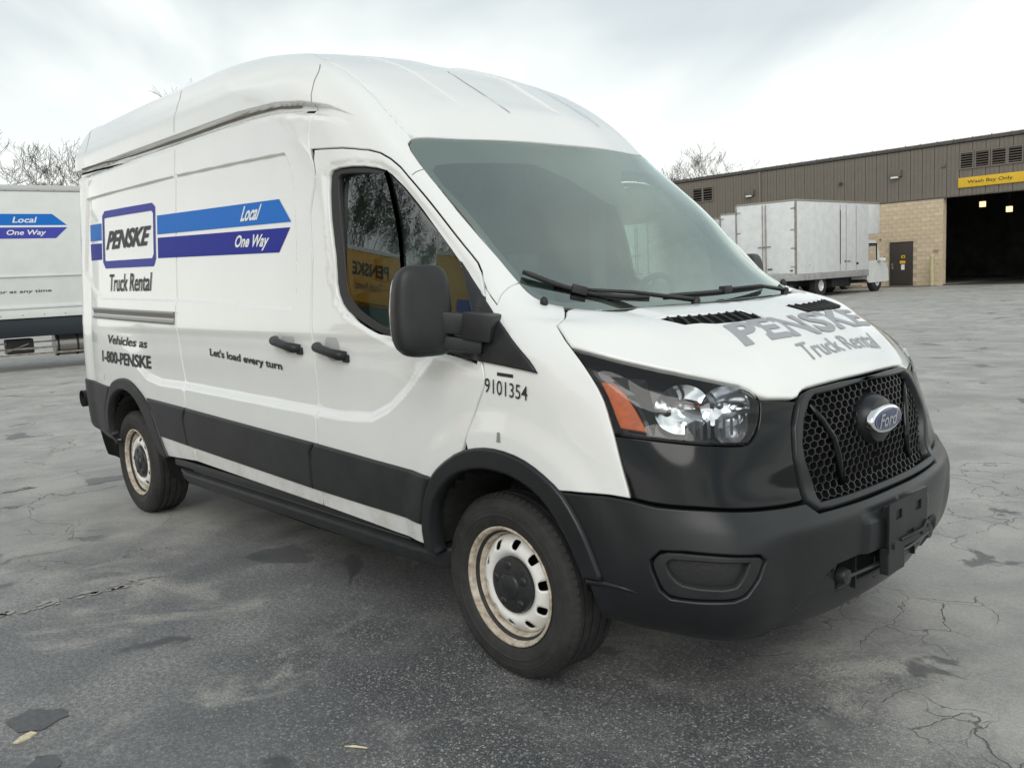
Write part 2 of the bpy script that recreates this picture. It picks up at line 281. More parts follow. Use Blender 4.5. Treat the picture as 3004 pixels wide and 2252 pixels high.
O={
'door':[(4.105,2.077),(3.71,1.809),(3.543,1.563),(3.54,1.287),(3.554,0.878),(3.547,0.595),(3.532,0.399),(3.511,0.219),(4.298,0.188),(4.301,0.293),(4.34,0.419),(4.384,0.502),(4.442,0.561),(4.551,0.632),(4.551,0.651),(4.571,0.724),(4.606,0.823),(4.652,0.95),(4.779,1.158),(4.962,1.37),(5.042,1.456),(5.025,1.527),(4.977,1.678),(4.925,1.828),(4.909,1.925),(4.798,2.005),(4.539,2.054),(4.342,2.067)],
'dslot':[(4.097,2.077),(4.406,2.262)],
'sgap':[(2.112,2.367),(2.067,2.224),(2.049,2.04),(2.038,1.747),(2.046,1.298),(2.067,0.909),(2.09,0.75),(2.125,0.611),(2.08,0.516),(2.103,0.348),(2.153,0.329),(2.154,0.256)],
'dtop':[(0.349,2.356),(1.375,2.316),(2.089,2.32),(2.702,2.311),(3.389,2.306),(3.882,2.296),(4.243,2.28),(4.416,2.269)],
'window':[(4.174,1.927),(4.275,1.962),(4.535,1.956),(4.723,1.92),(4.796,1.861),(4.868,1.643),(4.914,1.348),(4.623,0.964),(4.179,1.07),(3.886,1.251),(3.798,1.333),(3.79,1.45),(3.914,1.661)],
'glass':[(4.253,1.916),(4.341,1.941),(4.686,1.909),(4.791,1.857),(4.855,1.677),(4.915,1.47),(4.586,1.01),(4.21,1.108),(3.889,1.333),(3.899,1.46),(4.074,1.684)],
'sail':[(4.92,1.475),(4.914,1.348),(4.885,1.221),(4.89,1.084),(4.902,1.006),(4.916,0.943),(4.799,0.953),(4.565,0.975)],
'archF_o':[(4.363,0.172),(4.298,0.188),(4.301,0.293),(4.34,0.419),(4.384,0.502),(4.442,0.561),(4.538,0.629),(4.623,0.656),(4.701,0.662),(4.787,0.649),(4.851,0.619),(4.918,0.567),(4.961,0.493),(5.003,0.394),(5.033,0.284)],
'archF_i':[(4.363,0.172),(4.356,0.216),(4.364,0.323),(4.392,0.405),(4.452,0.487),(4.524,0.545),(4.61,0.576),(4.678,0.584),(4.758,0.578),(4.836,0.544),(4.897,0.477),(4.944,0.389),(4.978,0.28)],
'archR_o':[(0.829,0.234),(0.643,0.298),(0.622,0.376),(0.683,0.477),(0.841,0.622),(0.907,0.664),(1.056,0.696),(1.186,0.703),(1.296,0.686),(1.418,0.638),(1.512,0.584),(1.608,0.501),(1.667,0.373),(1.705,0.279),(1.739,0.233)],
'archR_i':[(0.833,0.235),(0.711,0.274),(0.716,0.372),(0.778,0.484),(0.875,0.565),(1.018,0.618),(1.175,0.627),(1.305,0.595),(1.413,0.521),(1.513,0.406),(1.573,0.301),(1.632,0.227)],
'trimR':[(1.53,0.597),(2.127,0.579),(2.085,0.517),(2.103,0.348),(1.684,0.364),(1.608,0.501)],
'trimS':[(2.127,0.579),(2.926,0.552),(3.525,0.531),(3.486,0.483),(3.463,0.301),(2.877,0.322),(2.103,0.348),(2.085,0.517)],
'trimD':[(3.525,0.531),(4.014,0.511),(4.377,0.501),(4.34,0.419),(4.299,0.289),(3.943,0.291),(3.463,0.301),(3.486,0.483)],
'sill':[(1.742,0.234),(2.681,0.227),(3.537,0.203),(4.301,0.184)],
'rbump':[(0.261,0.649),(0.827,0.624),(0.683,0.477),(0.625,0.381),(0.643,0.298),(0.829,0.234),(0.586,0.246),(0.277,0.29),(0.205,0.362),(0.19,0.468)],
'hood':[(5.354,1.296),(5.124,1.165),(5.106,1.091),(5.109,1.048),(5.189,1.029),(5.261,1.009),(5.393,0.972),(5.579,0.947),(5.678,0.932),(5.727,0.898),(5.816,0.888),(5.879,0.879),(5.911,0.901),(5.955,0.91),(6.128,0.916),(6.288,0.915)],
'cowl':[(5.241,1.407),(5.255,1.358),(5.284,1.322),(5.354,1.296),(5.49,1.256),(5.588,1.253),(5.839,1.275),(6.1,1.275),(6.151,1.271)],
'ws':[(6.17,2.04),(5.957,2.039),(5.735,2.041),(5.57,2.042),(5.271,2.054),(5.204,2.048),(5.125,2.011),(5.086,1.879),(5.109,1.727),(5.163,1.601),(5.206,1.49),(5.241,1.407),(5.255,1.358),(5.284,1.322),(5.354,1.296),(5.509,1.265),(5.616,1.265),(5.855,1.281),(6.016,1.292),(6.18,1.297)],
'frit':[(5.971,1.929),(5.878,1.933),(5.441,1.93),(5.252,1.921),(5.178,1.894),(5.159,1.821),(5.222,1.654),(5.299,1.459),(5.306,1.395),(5.339,1.361),(5.397,1.348),(5.842,1.352),(6.195,1.359)],
'sensor':[(5.971,1.929),(6.107,1.864),(6.195,1.763),(6.23,1.737),(6.272,1.732),(6.3,1.798),(6.3,1.851)],
'seam1':[(4.955,1.852),(5.003,1.865),(5.085,1.881)],
'seam2':[(4.95,1.277),(5.041,1.337),(5.153,1.387),(5.242,1.41)],
'fseam':[(5.354,1.296),(5.124,1.165)],
'ridge':[(5.258,2.67),(5.136,2.527),(5.159,2.371),(5.14,2.218),(5.229,2.059)],
'roofseamA':[(4.97,2.507),(4.715,2.409),(4.543,2.337),(4.429,2.269)],
'roofseamB':[(2.041,2.699),(2.114,2.622),(2.127,2.532),(2.104,2.385)],
'roofseamR':[(0.221,2.734),(0.333,2.655),(0.406,2.571),(0.447,2.495)],
'bead1':[(5.742,2.531),(5.722,2.399),(5.728,2.186)],
'bead2':[(6.126,2.617),(6.066,2.453),(6.068,2.294),(6.099,2.19)],
'hl':[(5.109,1.043),(5.186,1.024),(5.258,1.003),(5.389,0.966),(5.574,0.942),(5.665,0.93),(5.696,0.918),(5.71,0.898),(5.706,0.876),(5.677,0.819),(5.629,0.77),(5.596,0.753),(5.523,0.755),(5.385,0.764),(5.27,0.773),(5.171,0.78),(5.136,0.784),(5.136,0.83),(5.134,0.909),(5.127,0.968)],
'amber':[(5.151,0.945),(5.192,0.946),(5.212,0.927),(5.225,0.871),(5.249,0.798),(5.162,0.806),(5.153,0.863)],
'bezel':[(5.137,0.778),(5.134,0.574),(5.209,0.563),(5.359,0.562),(5.585,0.55),(5.695,0.546),(5.807,0.547),(5.787,0.685),(5.811,0.789),(5.848,0.85),(5.881,0.874),(5.778,0.888),(5.728,0.895)],
'bezel_edge':[(5.137,0.778),(5.134,0.574)],
'ffront':[(5.109,1.048),(5.127,0.968),(5.134,0.909),(5.136,0.83),(5.137,0.778),(5.134,0.574),(5.051,0.578),(4.918,0.567)],
'gr_o':[(6.291,0.905),(6.121,0.908),(5.949,0.902),(5.903,0.893),(5.867,0.866),(5.812,0.789),(5.787,0.685),(5.804,0.548),(5.839,0.505),(5.903,0.499),(6.146,0.495)],
'gr_i':[(6.296,0.895),(6.106,0.885),(5.956,0.882),(5.921,0.866),(5.869,0.811),(5.834,0.728),(5.833,0.673),(5.858,0.602),(5.863,0.531),(6.002,0.528),(6.194,0.525)],
'fog_o':[(5.187,0.404),(5.16,0.374),(5.163,0.344),(5.183,0.284),(5.21,0.262),(5.286,0.26),(5.4,0.263),(5.445,0.274),(5.493,0.317),(5.524,0.371),(5.502,0.389),(5.254,0.408)],
'fog_i':[(5.22,0.384),(5.2,0.372),(5.199,0.353),(5.217,0.32),(5.25,0.298),(5.397,0.292),(5.431,0.322),(5.457,0.37)],
'intake':[(5.92,0.282),(6.127,0.291),(6.2,0.292),(6.264,0.199),(6.201,0.199),(5.962,0.178)],
'bump_top':[(4.917,0.564),(5.051,0.576),(5.133,0.572),(5.208,0.561),(5.358,0.56),(5.583,0.548),(5.694,0.544),(5.804,0.544),(5.835,0.5),(6.144,0.493)],
'vent':[(5.662,1.181),(5.731,1.127),(6.145,1.156),(6.157,1.205),(5.8,1.186)],
'band1':[(1.769,1.915),(3.268,1.87),(3.39,1.748),(1.764,1.791)],
'band2':[(1.768,1.771),(3.375,1.718),(3.237,1.598),(1.777,1.643)],
'band1b':[(0.411,1.953),(0.74,1.943),(0.731,1.818),(0.402,1.829)],
'band2b':[(0.409,1.805),(0.727,1.801),(0.702,1.675),(0.425,1.686)],
'boxo':[(0.76,1.997),(0.841,2.027),(1.72,2.003),(1.741,1.984),(1.731,1.614),(1.701,1.588),(0.796,1.612),(0.743,1.656)],
'boxi':[(0.791,1.972),(1.708,1.954),(1.715,1.65),(1.682,1.641),(0.815,1.66),(0.777,1.68)],
'penske':[(0.85,1.751),(1.631,1.734),(1.656,1.859),(0.885,1.876)],
'truckr':[(0.886,1.437),(1.658,1.424),(1.67,1.539),(0.895,1.556)],
'rail':[(0.533,1.286),(2.037,1.237),(2.048,1.129),(0.58,1.188)],
'txt1':[(0.838,0.917),(1.563,0.898),(1.572,0.966),(0.852,1.012)],
'txt2':[(0.692,0.788),(1.591,0.78),(1.607,0.867),(0.715,0.871)],
'slog':[(2.481,0.888),(3.255,0.853),(3.254,0.886),(2.481,0.942)],
'num':[(4.637,0.862),(4.836,0.857),(4.852,0.904),(4.641,0.907)],
'local':[(2.877,1.797),(3.075,1.79),(3.108,1.849),(2.896,1.853)],
'oneway':[(2.805,1.647),(3.139,1.624),(3.165,1.699),(2.831,1.714)],
'handS':[(3.212,1.052),(3.441,1.011),(3.431,0.958),(3.212,1.019)],
'handF':[(3.585,1.006),(3.839,0.979),(3.833,0.941),(3.59,0.979)],
'refl':[(0.428,0.696),(0.761,0.692),(0.752,0.662),(0.416,0.666)],
'hpenske':[(5.787,1.038),(6.3,0.989),(6.3,1.043),(5.821,1.109)],
'htruck':[(6.039,1.0),(6.3,0.957),(6.3,0.979),(6.069,1.05)],
'recess':[(0.374,2.149),(1.032,2.141),(2.057,2.131),(2.892,2.107),(3.366,2.089),(3.368,2.017),(3.443,1.891),(3.429,1.655),(3.397,1.331),(3.369,1.272),(2.856,1.299),(2.081,1.34),(0.736,1.376),(0.47,1.474),(0.314,1.594),(0.346,1.853)],
'fmark':[(4.691,0.689),(4.718,0.694),(4.717,0.724),(4.695,0.72)],
'gutter':[(0.368,2.372),(1.379,2.357),(2.099,2.349),(2.725,2.35),(3.47,2.343),(3.979,2.336),(4.296,2.311),(4.517,2.267),(4.654,2.204)],
'fin':[(4.985,0.27),(5.033,0.276),(5.079,0.273),(5.121,0.263)]}

TE=float(TK[-1]); VE=float(VK[-1])
def XY(k): return surf(np.array([a for a,b in O[k]]),np.array([b for a,b in O[k]]))
REC=XY('recess')[:,[0,2]]
WIN=XY('window')[:,[0,2]]
DTOP=None
B2T=np.array(O['bead2'],float); B1T=np.array(O['bead1'],float); RDG=np.array(O['ridge'],float)
ZLX=np.array([-3.75,-3.55,-3.42,-3.25,-3.05,-2.6,-1.0,-.75,-.62,-.50,-.40,-.30,-.2]); ZLZ=np.array([1.22,1.12,1.03,.96,.935,.935,.905,.92,.97,1.05,1.13,1.21,1.3])
GX=np.array([-5,-1.9,-1.755,-1.53,-1.325,-1.12,-.95,-.85]); GZ=np.array([2.375,2.372,2.366,2.356,2.330,2.283,2.215,2.16])
def disp(P,t,v):
    """relief along the outward normal (m)"""
    x,y,z=P[:,0],P[:,1],P[:,2]; d=np.zeros(len(P)); side=smooth(5.35,4.9,t)
    q=np.stack([x,z],1)
    m=(z>1.3)&(z<2.3)&(x<-1.2)
    if m.any():
        s=segdist(q[m],REC); s=np.where(pip(q[m],REC),s,-s); d[m]-=.012*smooth(-.004,.010,s)
    m=(z>1.1)&(z<2.2)&(x>-1.3)&(x<.1)&(t<5.2)
    if m.any():
        s=segdist(q[m],WIN); s=np.where(pip(q[m],WIN),s,-s); d[m]-=.010*smooth(-.035,-.006,s)
    # pressed hollow of the lower side with its bright ledge
    zl=np.interp(x,ZLX,ZLZ); s=z-zl; A=.022*smooth(-3.55,-3.15,x)*smooth(-.22,-.5,x)
    d-=A*smooth(-.012,.035,s)*(1-smooth(.06,.36,s))
    d-=.006*smooth(1.28,1.24,z)*side*smooth(-3.9,-3.4,x)*smooth(-.2,-.5,x)*smooth(1.10,1.2,z)
    # wheel arch flare
    rf=np.hypot(x-.04,(z-.40)*.98); d+=.012*side*smooth(.62,.52,rf)*(z<1.1)
    # gutter
    zg=np.interp(x,GX,GZ); s=z-zg; g=smooth(-.93,-1.30,x)*side
    d-=g*.028*smooth(-.050,-.030,s)*smooth(.003,-.003,s); d-=g*.006*smooth(-.07,-.05,s)*smooth(.002,0,s)
    d+=g*.006*smooth(-.002,.01,s)*smooth(.16,.1,s)
    # ridge between roof side and front cap + roof beads
    tv=np.stack([t,v],1); m=(v>2.0)&(t>4.9)
    if m.any():
        s=segdist(tv[m],RDG,False); d[m]-=.006*smooth(.022,.004,s)
        sy=np.abs(y[m]); u=v[m]
        f=smooth(2.20,2.30,u)
        d[m]-=.012*f*smooth(.208,.196,sy)          # lowered middle
        d[m]-=.007*f*smooth(.05,.040,np.abs(sy-.47))
    m=(v>2.8)&(t<=4.9)
    if m.any():
        sy=np.abs(y[m]); d[m]-=.012*smooth(.208,.196,sy)+.007*smooth(.05,.040,np.abs(sy-.47))
    # hood: raised middle, vent bowls
    m=(t>5.3)&(v>.93)&(v<1.34)
    if m.any():
        sy=np.abs(y[m]); xx=x[m]; w=np.interp(xx,[.2,.9],[.64,.44]); d[m]+=.010*smooth(w+.03,w-.03,sy)*smooth(.86,.70,xx)*smooth(.1,.3,xx)
    # bumper relief
    m=(z<.76)&(t>4.9)
    if m.any():
        sy=np.abs(y[m]); zz=z[m]; xx=x[m]
        dd=.016*smooth(.27,.235,sy)*smooth(.46,.49,zz)*smooth(.645,.60,zz)
        lip=np.interp(sy,[0,.37,.46,.55,.66],[.50,.50,.46,.36,.20]); dd-=.014*smooth(lip,lip-.02,zz)*smooth(.66,.60,sy)
        dd+=.010*smooth(.45,.44,zz)*smooth(.405,.44,zz)*0
        dd-=.010*smooth(.66,.63,zz)*smooth(.40,.43,zz)*smooth(.95,.80,sy)*smooth(.60,.70,sy)*0
        d[m]+=dd
    return d
def frame(t,v):
    e=.0025
    t0=np.clip(t-e,0,TE);t1=np.clip(t+e,0,TE);v0=np.clip(v-e,0,VE);v1=np.clip(v+e,0,VE)
    a=surf(t1,v)-surf(t0,v); b=surf(t,v1)-surf(t,v0); n=np.cross(a,b); n/=np.linalg.norm(n,axis=1)[:,None]+1e-12; return n
def base(t,v):
    P=surf(t,v); n=frame(t,v); return P+n*disp(P,t,v)[:,None],n
def full(t,v,off=0.):
    """displaced point and its true normal"""
    t=np.asarray(t,float); v=np.asarray(v,float); P,_=base(t,v); e=.0025
    t0=np.clip(t-e,0,TE);t1=np.clip(t+e,0,TE);v0=np.clip(v-e,0,VE);v1=np.clip(v+e,0,VE)
    a=base(t1,v)[0]-base(t0,v)[0]; b=base(t,v1)[0]-base(t,v0)[0]; n=np.cross(a,b); l=np.linalg.norm(n,axis=1)[:,None]
    n/=l+1e-12
    c=(t>TE-1e-4); n[c,1]=0; 
    c=(v>VE-1e-4); n[c,1]=0
    n/=np.linalg.norm(n,axis=1)[:,None]
    return P+n*off,n
def resamp(poly,step=.03,closed=True):
    P=np.asarray(poly,float); o=[]; n=len(P)
    for i in range(n if closed else n-1):
        a=P[i]; b=P[(i+1)%n]; A=surf(np.array([a[0],b[0]]),np.array([a[1],b[1]])); L=np.linalg.norm(A[1]-A[0]); k=max(1,int(math.ceil(L/step)))
        for j in range(k): o.append(a+(b-a)*j/k)
    if not closed: o.append(P[-1])
    return np.array(o)
def onseam(p): return (p[...,0]>TE-1e-3)|(p[...,1]>VE-1e-3)
def rounded(poly,keep=()):
    """one pass of corner cutting on a traced outline, corners sharper than 50 degrees kept"""
    P=np.asarray(poly,float); o=[]; n=len(P)
    for i in range(n):
        a,b,c=P[i-1],P[i],P[(i+1)%n]; u=b-a;w=c-b; cs=(u@w)/(np.linalg.norm(u)*np.linalg.norm(w)+1e-12)
        if cs<.45 or onseam(b): o.append(b)
        else: o.append(b-u*.25); o.append(b+w*.25)
    return np.array(o)
def inset(P,d,sign=1):
    """move an outline inwards by d metres on the surface; P ccw in (t,v)"""
    n=len(P); nx=np.roll(P,-1,0)-P; pv=P-np.roll(P,1,0)
    e=1e-3; t,v=P[:,0],P[:,1]
    tc=np.clip(t,e,TE-e); vc=np.clip(v,e,VE-e)
    Jt=(surf(tc+e,vc)-surf(tc-e,vc))/(2*e); Jv=(surf(tc,vc+e)-surf(tc,vc-e))/(2*e)
    N_=np.cross(Jt,Jv); N_/=np.linalg.norm(N_,axis=1)[:,None]+1e-12
    def tang(dd): 
        T=Jt*dd[:,:1]+Jv*dd[:,1:]; return T/(np.linalg.norm(T,axis=1)[:,None]+1e-12)
    a=np.cross(N_,tang(nx)); b=np.cross(N_,tang(pv))
    m=a+b; m/=np.linalg.norm(m,axis=1)[:,None]+1e-12; k=1/np.maximum(.5,(m*a).sum(1)); m=m*k[:,None]*d*sign
    out=P.copy()
    for i in range(n):
        s=onseam(P[i])
        A=np.stack([Jt[i],Jv[i]],1); q=np.linalg.lstsq(A,m[i],rcond=None)[0]
        if P[i,0]>TE-1e-3: q[0]=0
        if P[i,1]>VE-1e-3: q[1]=0
        q=np.clip(q,-.04,.04); out[i]=P[i]+q
    out[:,0]=np.clip(out[:,0],0,TE); out[:,1]=np.clip(out[:,1],0,VE)
    return out
def ccw(P):
    P=np.asarray(P,float); x,y=P[:,0],P[:,1]; return P if (x*np.roll(y,-1)-y*np.roll(x,-1)).sum()>0 else P[::-1].copy()
class Fit:
    """smooth polynomial sheet through a patch of the body, used for glass"""
    def __init__(s,poly,ax,deg=3,even=False,cross=True):
        P=resamp(np.asarray(poly,float),.04); lo,hi=P.min(0),P.max(0); g=np.stack(np.meshgrid(np.linspace(lo[0],hi[0],24),np.linspace(lo[1],hi[1],24)),-1).reshape(-1,2); g=g[pip(g,P)]
        A=np.vstack([P,g]); X=surf(A[:,0],A[:,1]); s.ax=ax; s.o=[i for i in range(3) if i!=ax]; s.c=X.mean(0)
        if even: s.c[1]=0
        s.e=[(i,j) for i in range(deg+1) for j in range(deg+1-i) if not(even and ((i if s.o[0]==1 else j)%2)) and (cross or not(i and j))]
        u=X-s.c; M_=np.stack([u[:,s.o[0]]**i*u[:,s.o[1]]**j for i,j in s.e],1); s.k=np.linalg.lstsq(M_,u[:,ax],rcond=None)[0]
    def __call__(s,t,v,off=0.):
        X=surf(np.asarray(t,float),np.asarray(v,float)); u=X-s.c; a,b=u[:,s.o[0]],u[:,s.o[1]]
        X[:,s.ax]=s.c[s.ax]+sum(k*a**i*b**j for k,(i,j) in zip(s.k,s.e))
        da=sum(k*i*a**max(i-1,0)*b**j for k,(i,j) in zip(s.k,s.e)); db=sum(k*j*a**i*b**max(j-1,0) for k,(i,j) in zip(s.k,s.e))
        n=np.zeros_like(X); n[:,s.ax]=1; n[:,s.o[0]]=-da; n[:,s.o[1]]=-db
        if s.ax==1: n=-n
        n/=np.linalg.norm(n,axis=1)[:,None]; return X+n*off,n
class Shift:
    def __init__(s,vec): s.v=np.array(vec)
    def __call__(s,t,v,off=0.): X,n=full(t,v,0); return X+s.v*off,n
PANELS=[]
def panel(name,m,poly,holes=(),off=0.,gap=.0056,bev=.004,depth=.018,parent=None,both='copy',step=.03,gt=.045,gv=.03,vfine=(),tfine=(),rnd=True,ff=None,bevdrop=None):
    ff=ff or full
    """a body panel: outline in surface coordinates, rolled edge, depth. both: copy|merge|none"""
    outer=ccw(poly)
    if rnd: outer=rounded(outer)
    outer=ccw(resamp(outer,step)); hs=[ccw(resamp(rounded(ccw(h)) if rnd else h,step)) for h in holes]
    b=bev if bevdrop is None else bevdrop
    ro=inset(outer,gap); io=inset(outer,gap+bev); rh=[inset(h,gap,-1) for h in hs]; ih=[inset(h,gap+bev,-1) for h in hs]
    lo,hi=io.min(0),io.max(0)
    ts=np.arange(lo[0]+gt*.5,hi[0],gt); vs=np.arange(lo[1]+gv*.5,hi[1],gv)
    for a0,a1,s in vfine: vs=np.concatenate([vs[(vs<a0)|(vs>a1)],np.arange(max(a0,lo[1]),min(a1,hi[1]),s)])
    for a0,a1,s in tfine: ts=np.concatenate([ts[(ts<a0)|(ts>a1)],np.arange(max(a0,lo[0]),min(a1,hi[0]),s)])
    g=np.stack(np.meshgrid(ts,vs),-1).reshape(-1,2); 
    if len(g):
        k=pip(g,io)&(segdist(g,io)>.011)
        for h in ih: k&=~pip(g,h)&(segdist(g,h)>.011)
        g=g[k]
    P,T=cdt([tuple(p) for p in io],[[tuple(p) for p in h] for h in ih],[tuple(p) for p in g])
    X,Nn=ff(P[:,0],P[:,1],off)
    V=[X];NN=[Nn];F=[list(map(tuple,T))]; base_i=len(X)
    key={(round(p[0],5),round(p[1],5)):i for i,p in enumerate(P)}
    for ring,inn,sg in [(ro,io,1)]+[(a,c,-1) for a,c in zip(rh,ih)]:
        n=len(ring); X1,N1=ff(ring[:,0],ring[:,1],0)
        Xi,Ni=ff(inn[:,0],inn[:,1],0); o=X1-Xi; o-=N1*(o*N1).sum(1)[:,None]; l=np.linalg.norm(o,axis=1)[:,None]; o=o/(l+1e-9)
        A=ff(ring[:,0],ring[:,1],off-b)[0]; B_=ff(ring[:,0],ring[:,1],off-depth)[0]
        nA=N1*.5+o; nA/=np.linalg.norm(nA,axis=1)[:,None]
        V+=[A,B_]; NN+=[nA,o]
        idx=[]
        for p in inn:
            k=key.get((round(p[0],5),round(p[1],5)))
            if k is None: k=int(((P-p)**2).sum(1).argmin())
            idx.append(k)
        f=[]
        for i in range(n):
            j=(i+1)%n
            if onseam(ring[i]) and onseam(ring[j]) : continue
            a0,a1=idx[i],idx[j]; b0,b1=base_i+i,base_i+j; c0,c1=b0+n,b1+n
            for q in ((a0,b0,b1,a1),(b0,c0,c1,b1)):
                q=q if sg>0 else q[::-1]
                q=tuple(dict.fromkeys(q))
                if len(q)>2: f.append(q)
        F.append(f); base_i+=2*n
    V=np.vstack(V); NN=np.vstack(NN); F=[f for L in F for f in L]
    V[:,1]=np.minimum(V[:,1],0)
    def mir(V,NN,F): return V*[1,-1,1],NN*[1,-1,1],[tuple(f[::-1]) for f in F]
    res=[]
    if both=='merge':
        V2,N2,F2=mir(V,NN,F); n=len(V); o=mesh_ob(name,np.vstack([V,V2]),F+[tuple(i+n for i in f) for f in F2],m,parent,normals=np.vstack([NN,N2])); res=[o]
    else:
        o=mesh_ob(name,V,F,m,parent,normals=NN); res=[o]
        if both=='copy':
            V2,N2,F2=mir(V,NN,F); res.append(mesh_ob(name,V2,F2,m,(parent if not isinstance(parent,tuple) else parent[1]),normals=N2))
    return res
def strip(path,w,off=.0015,step=.02,n=None,ff=None):
    """ribbon on the surface along a (t,v) path; returns V,F,N"""
    P=resamp(np.asarray(path,float),step,closed=False); X,Nn=(ff or full)(P[:,0],P[:,1],off); T=np.gradient(X,axis=0); T/=np.linalg.norm(T,axis=1)[:,None]+1e-9
    S=np.cross(Nn,T); V=np.vstack([X-S*w/2,X+S*w/2]); n=len(X); F=[(i,i+1,n+i+1,n+i) for i in range(n-1)]
    return V,[f[::-1] for f in F],np.vstack([Nn,Nn])
def mirror_ob(o,parent=None,name=None):
    me=o.data.copy(); V=np.empty(len(me.vertices)*3); me.vertices.foreach_get('co',V); V=V.reshape(-1,3)
    F=[tuple(p.vertices)[::-1] for p in me.polygons]; sm=[p.use_smooth for p in me.polygons]
    n=mesh_ob(name or o.name.split('.')[0],V*[1,-1,1],F,me.materials[0],parent or o.parent)
    if any(sm): n.data.polygons.foreach_set('use_smooth',sm); n.data.set_sharp_from_angle(angle=R(35))
    n.location=(o.location.x,-o.location.y,o.location.z); return n
def fontmesh(txt,size=1.,shear=0.,bold=0.,spacing=1.):
    c=bpy.data.curves.new('txt','FONT'); c.body=txt; c.size=size; c.shear=shear; c.offset=bold; c.space_character=spacing; c.resolution_u=4; c.fill_mode='FRONT'
    o=bpy.data.objects.new('txt',c); COL.objects.link(o); dg=bpy.context.evaluated_depsgraph_get(); me=o.evaluated_get(dg).to_mesh()
    V=np.array([v.co[:] for v in me.vertices]); F=[tuple(p.vertices) for p in me.polygons]; o.evaluated_get(dg).to_mesh_clear(); bpy.data.objects.remove(o); bpy.data.curves.remove(c)
    return V[:,:2],F
def fit_uv(V,bbox=None):
    lo,hi=V.min(0),V.max(0); return (V-lo)/(hi-lo)
# ================================================================ the van
van=empty('cargo_van'); tag(van,'white high roof cargo van with blue arrow stripes and black bumper, front wheel nearest','van')
def cat(*a): return [p for L in a for p in L]
Dr=O['door']
door_poly=cat(Dr[:9],[O['archF_i'][i] for i in (1,2,3,4,5)],[Dr[14],Dr[15],Dr[16],Dr[17],Dr[18],Dr[19],Dr[20],Dr[21],Dr[22],Dr[23],Dr[24],Dr[25],Dr[26],Dr[27]])
win=O['window']
SF=[(.66,.86,.008),(1.26,1.40,.008),(2.04,2.2,.008)]
fd=panel('front_door',M('white_paint'),door_poly,[win],parent=van,gv=.016,gt=.04,vfine=[(.62,1.15,.009)],tfine=[(3.95,5.0,.016)])
sl=O['sgap']; dt=O['dtop']
slide_poly=cat([dt[2]],dt[3:8],[O['dslot'][0]],Dr[1:8],[sl[11]],sl[10:0:-1])
sd_=panel('sliding_door',M('white_paint'),slide_poly,parent=van,gv=.02,gt=.04,vfine=SF,tfine=[(3.22,3.62,.007)])
v47=O['sill'][0][1]
q_poly=cat([(0,.36)],[O['archR_i'][0]],O['archR_i'][1:],[O['sill'][0]],[sl[11]],sl[10:0:-1],[dt[2],dt[1],dt[0]],[(0,dt[0][1])])
qp=panel('rear_side_panel',M('white_paint'),q_poly,parent=van,gv=.018,gt=.03,vfine=SF,tfine=[(.28,.75,.010),(.75,2.3,.022)])
# fender
wsL=O['ws']
f_poly=cat([Dr[19],O['seam2'][0],O['seam2'][1],O['seam2'][2],O['seam2'][3]],[wsL[12],wsL[13],wsL[14]],[O['hood'][1],O['hood'][2],O['hood'][3]],O['ffront'][1:6],[O['bump_top'][1],O['bump_top'][0]],O['archF_i'][9:5:-1],[Dr[14],Dr[15],Dr[16],Dr[17],Dr[18]])
fn=panel('fender',M('white_paint'),f_poly,parent=van,gv=.02,gt=.025,gap=.002)
# roof with cant rails and upper pillars
vws=O['ws'][0][1]
r_poly=cat([(0,dt[0][1])],dt,[O['dslot'][0]],[Dr[27],Dr[26],Dr[25],Dr[24],Dr[23],Dr[22],Dr[21],Dr[20],Dr[19]],[O['seam2'][0],O['seam2'][1],O['seam2'][2],O['seam2'][3]],wsL[10:0:-1],[(TE-.02,vws-.004),(TE,vws-.004),(TE,VE),(0,VE)])
rf=panel('roof',M('white_paint'),r_poly,parent=van,both='merge',gap=.0015,bev=.003,gv=.03,gt=.04,vfine=[(2.1,2.42,.006)],tfine=[(4.0,5.6,.018),(5.75,6.3,.010)])
# hood
cw=O['cowl']; hd=O['hood']; vcow=float(cw[-1][1])
h_poly=cat(hd[:-1],[(TE,hd[-1][1]),(TE,vcow-.012)],[(cw[i][0],cw[i][1]-.012) for i in range(len(cw)-2,3,-1)])
vent=O['vent']
hdp=panel('hood',M('white_paint'),h_poly,[vent],parent=van,both='merge',gt=.025,gv=.016,depth=.03,bev=.008,gap=.003)
# windshield: glass, printed border
w_poly=cat([(TE,vws-.012)],[(a,b-.004) for a,b in wsL[1:6]],wsL[6:14],[(a,b+.004) for a,b in wsL[14:19]],[(TE,wsL[18][1]+.006)])
fr=O['frit']; f_in=cat([(TE,fr[0][1]-.015)],fr,[(TE,fr[-1][1])])
WSF=Fit(w_poly,0,4,True)
ws_=panel('windshield',M('windshield_glass'),w_poly,parent=van,both='merge',off=-.003,gap=.001,bev=.002,depth=.008,gt=.06,gv=.06,ff=WSF)[0]
fz=panel('windshield_border',M('frit'),w_poly,[cat([(TE-.0005,fr[0][1])],fr,[(TE-.0005,fr[-1][1])])],parent=ws_,both='merge',off=-.012,gap=.001,bev=.001,depth=.004,gt=.06,gv=.06,rnd=False,ff=WSF)
# sensor housing print: trapezoid below the top border
se=[(O['frit'][0][0],O['frit'][0][1]+.004),O['sensor'][1],O['sensor'][2],O['sensor'][3],(TE,O['sensor'][4][1]),(TE,O['frit'][0][1]+.004)]
panel('sensor_cover',M('frit'),se,parent=ws_,both='merge',off=-.011,gap=0,bev=.001,depth=.004,rnd=False,ff=WSF)
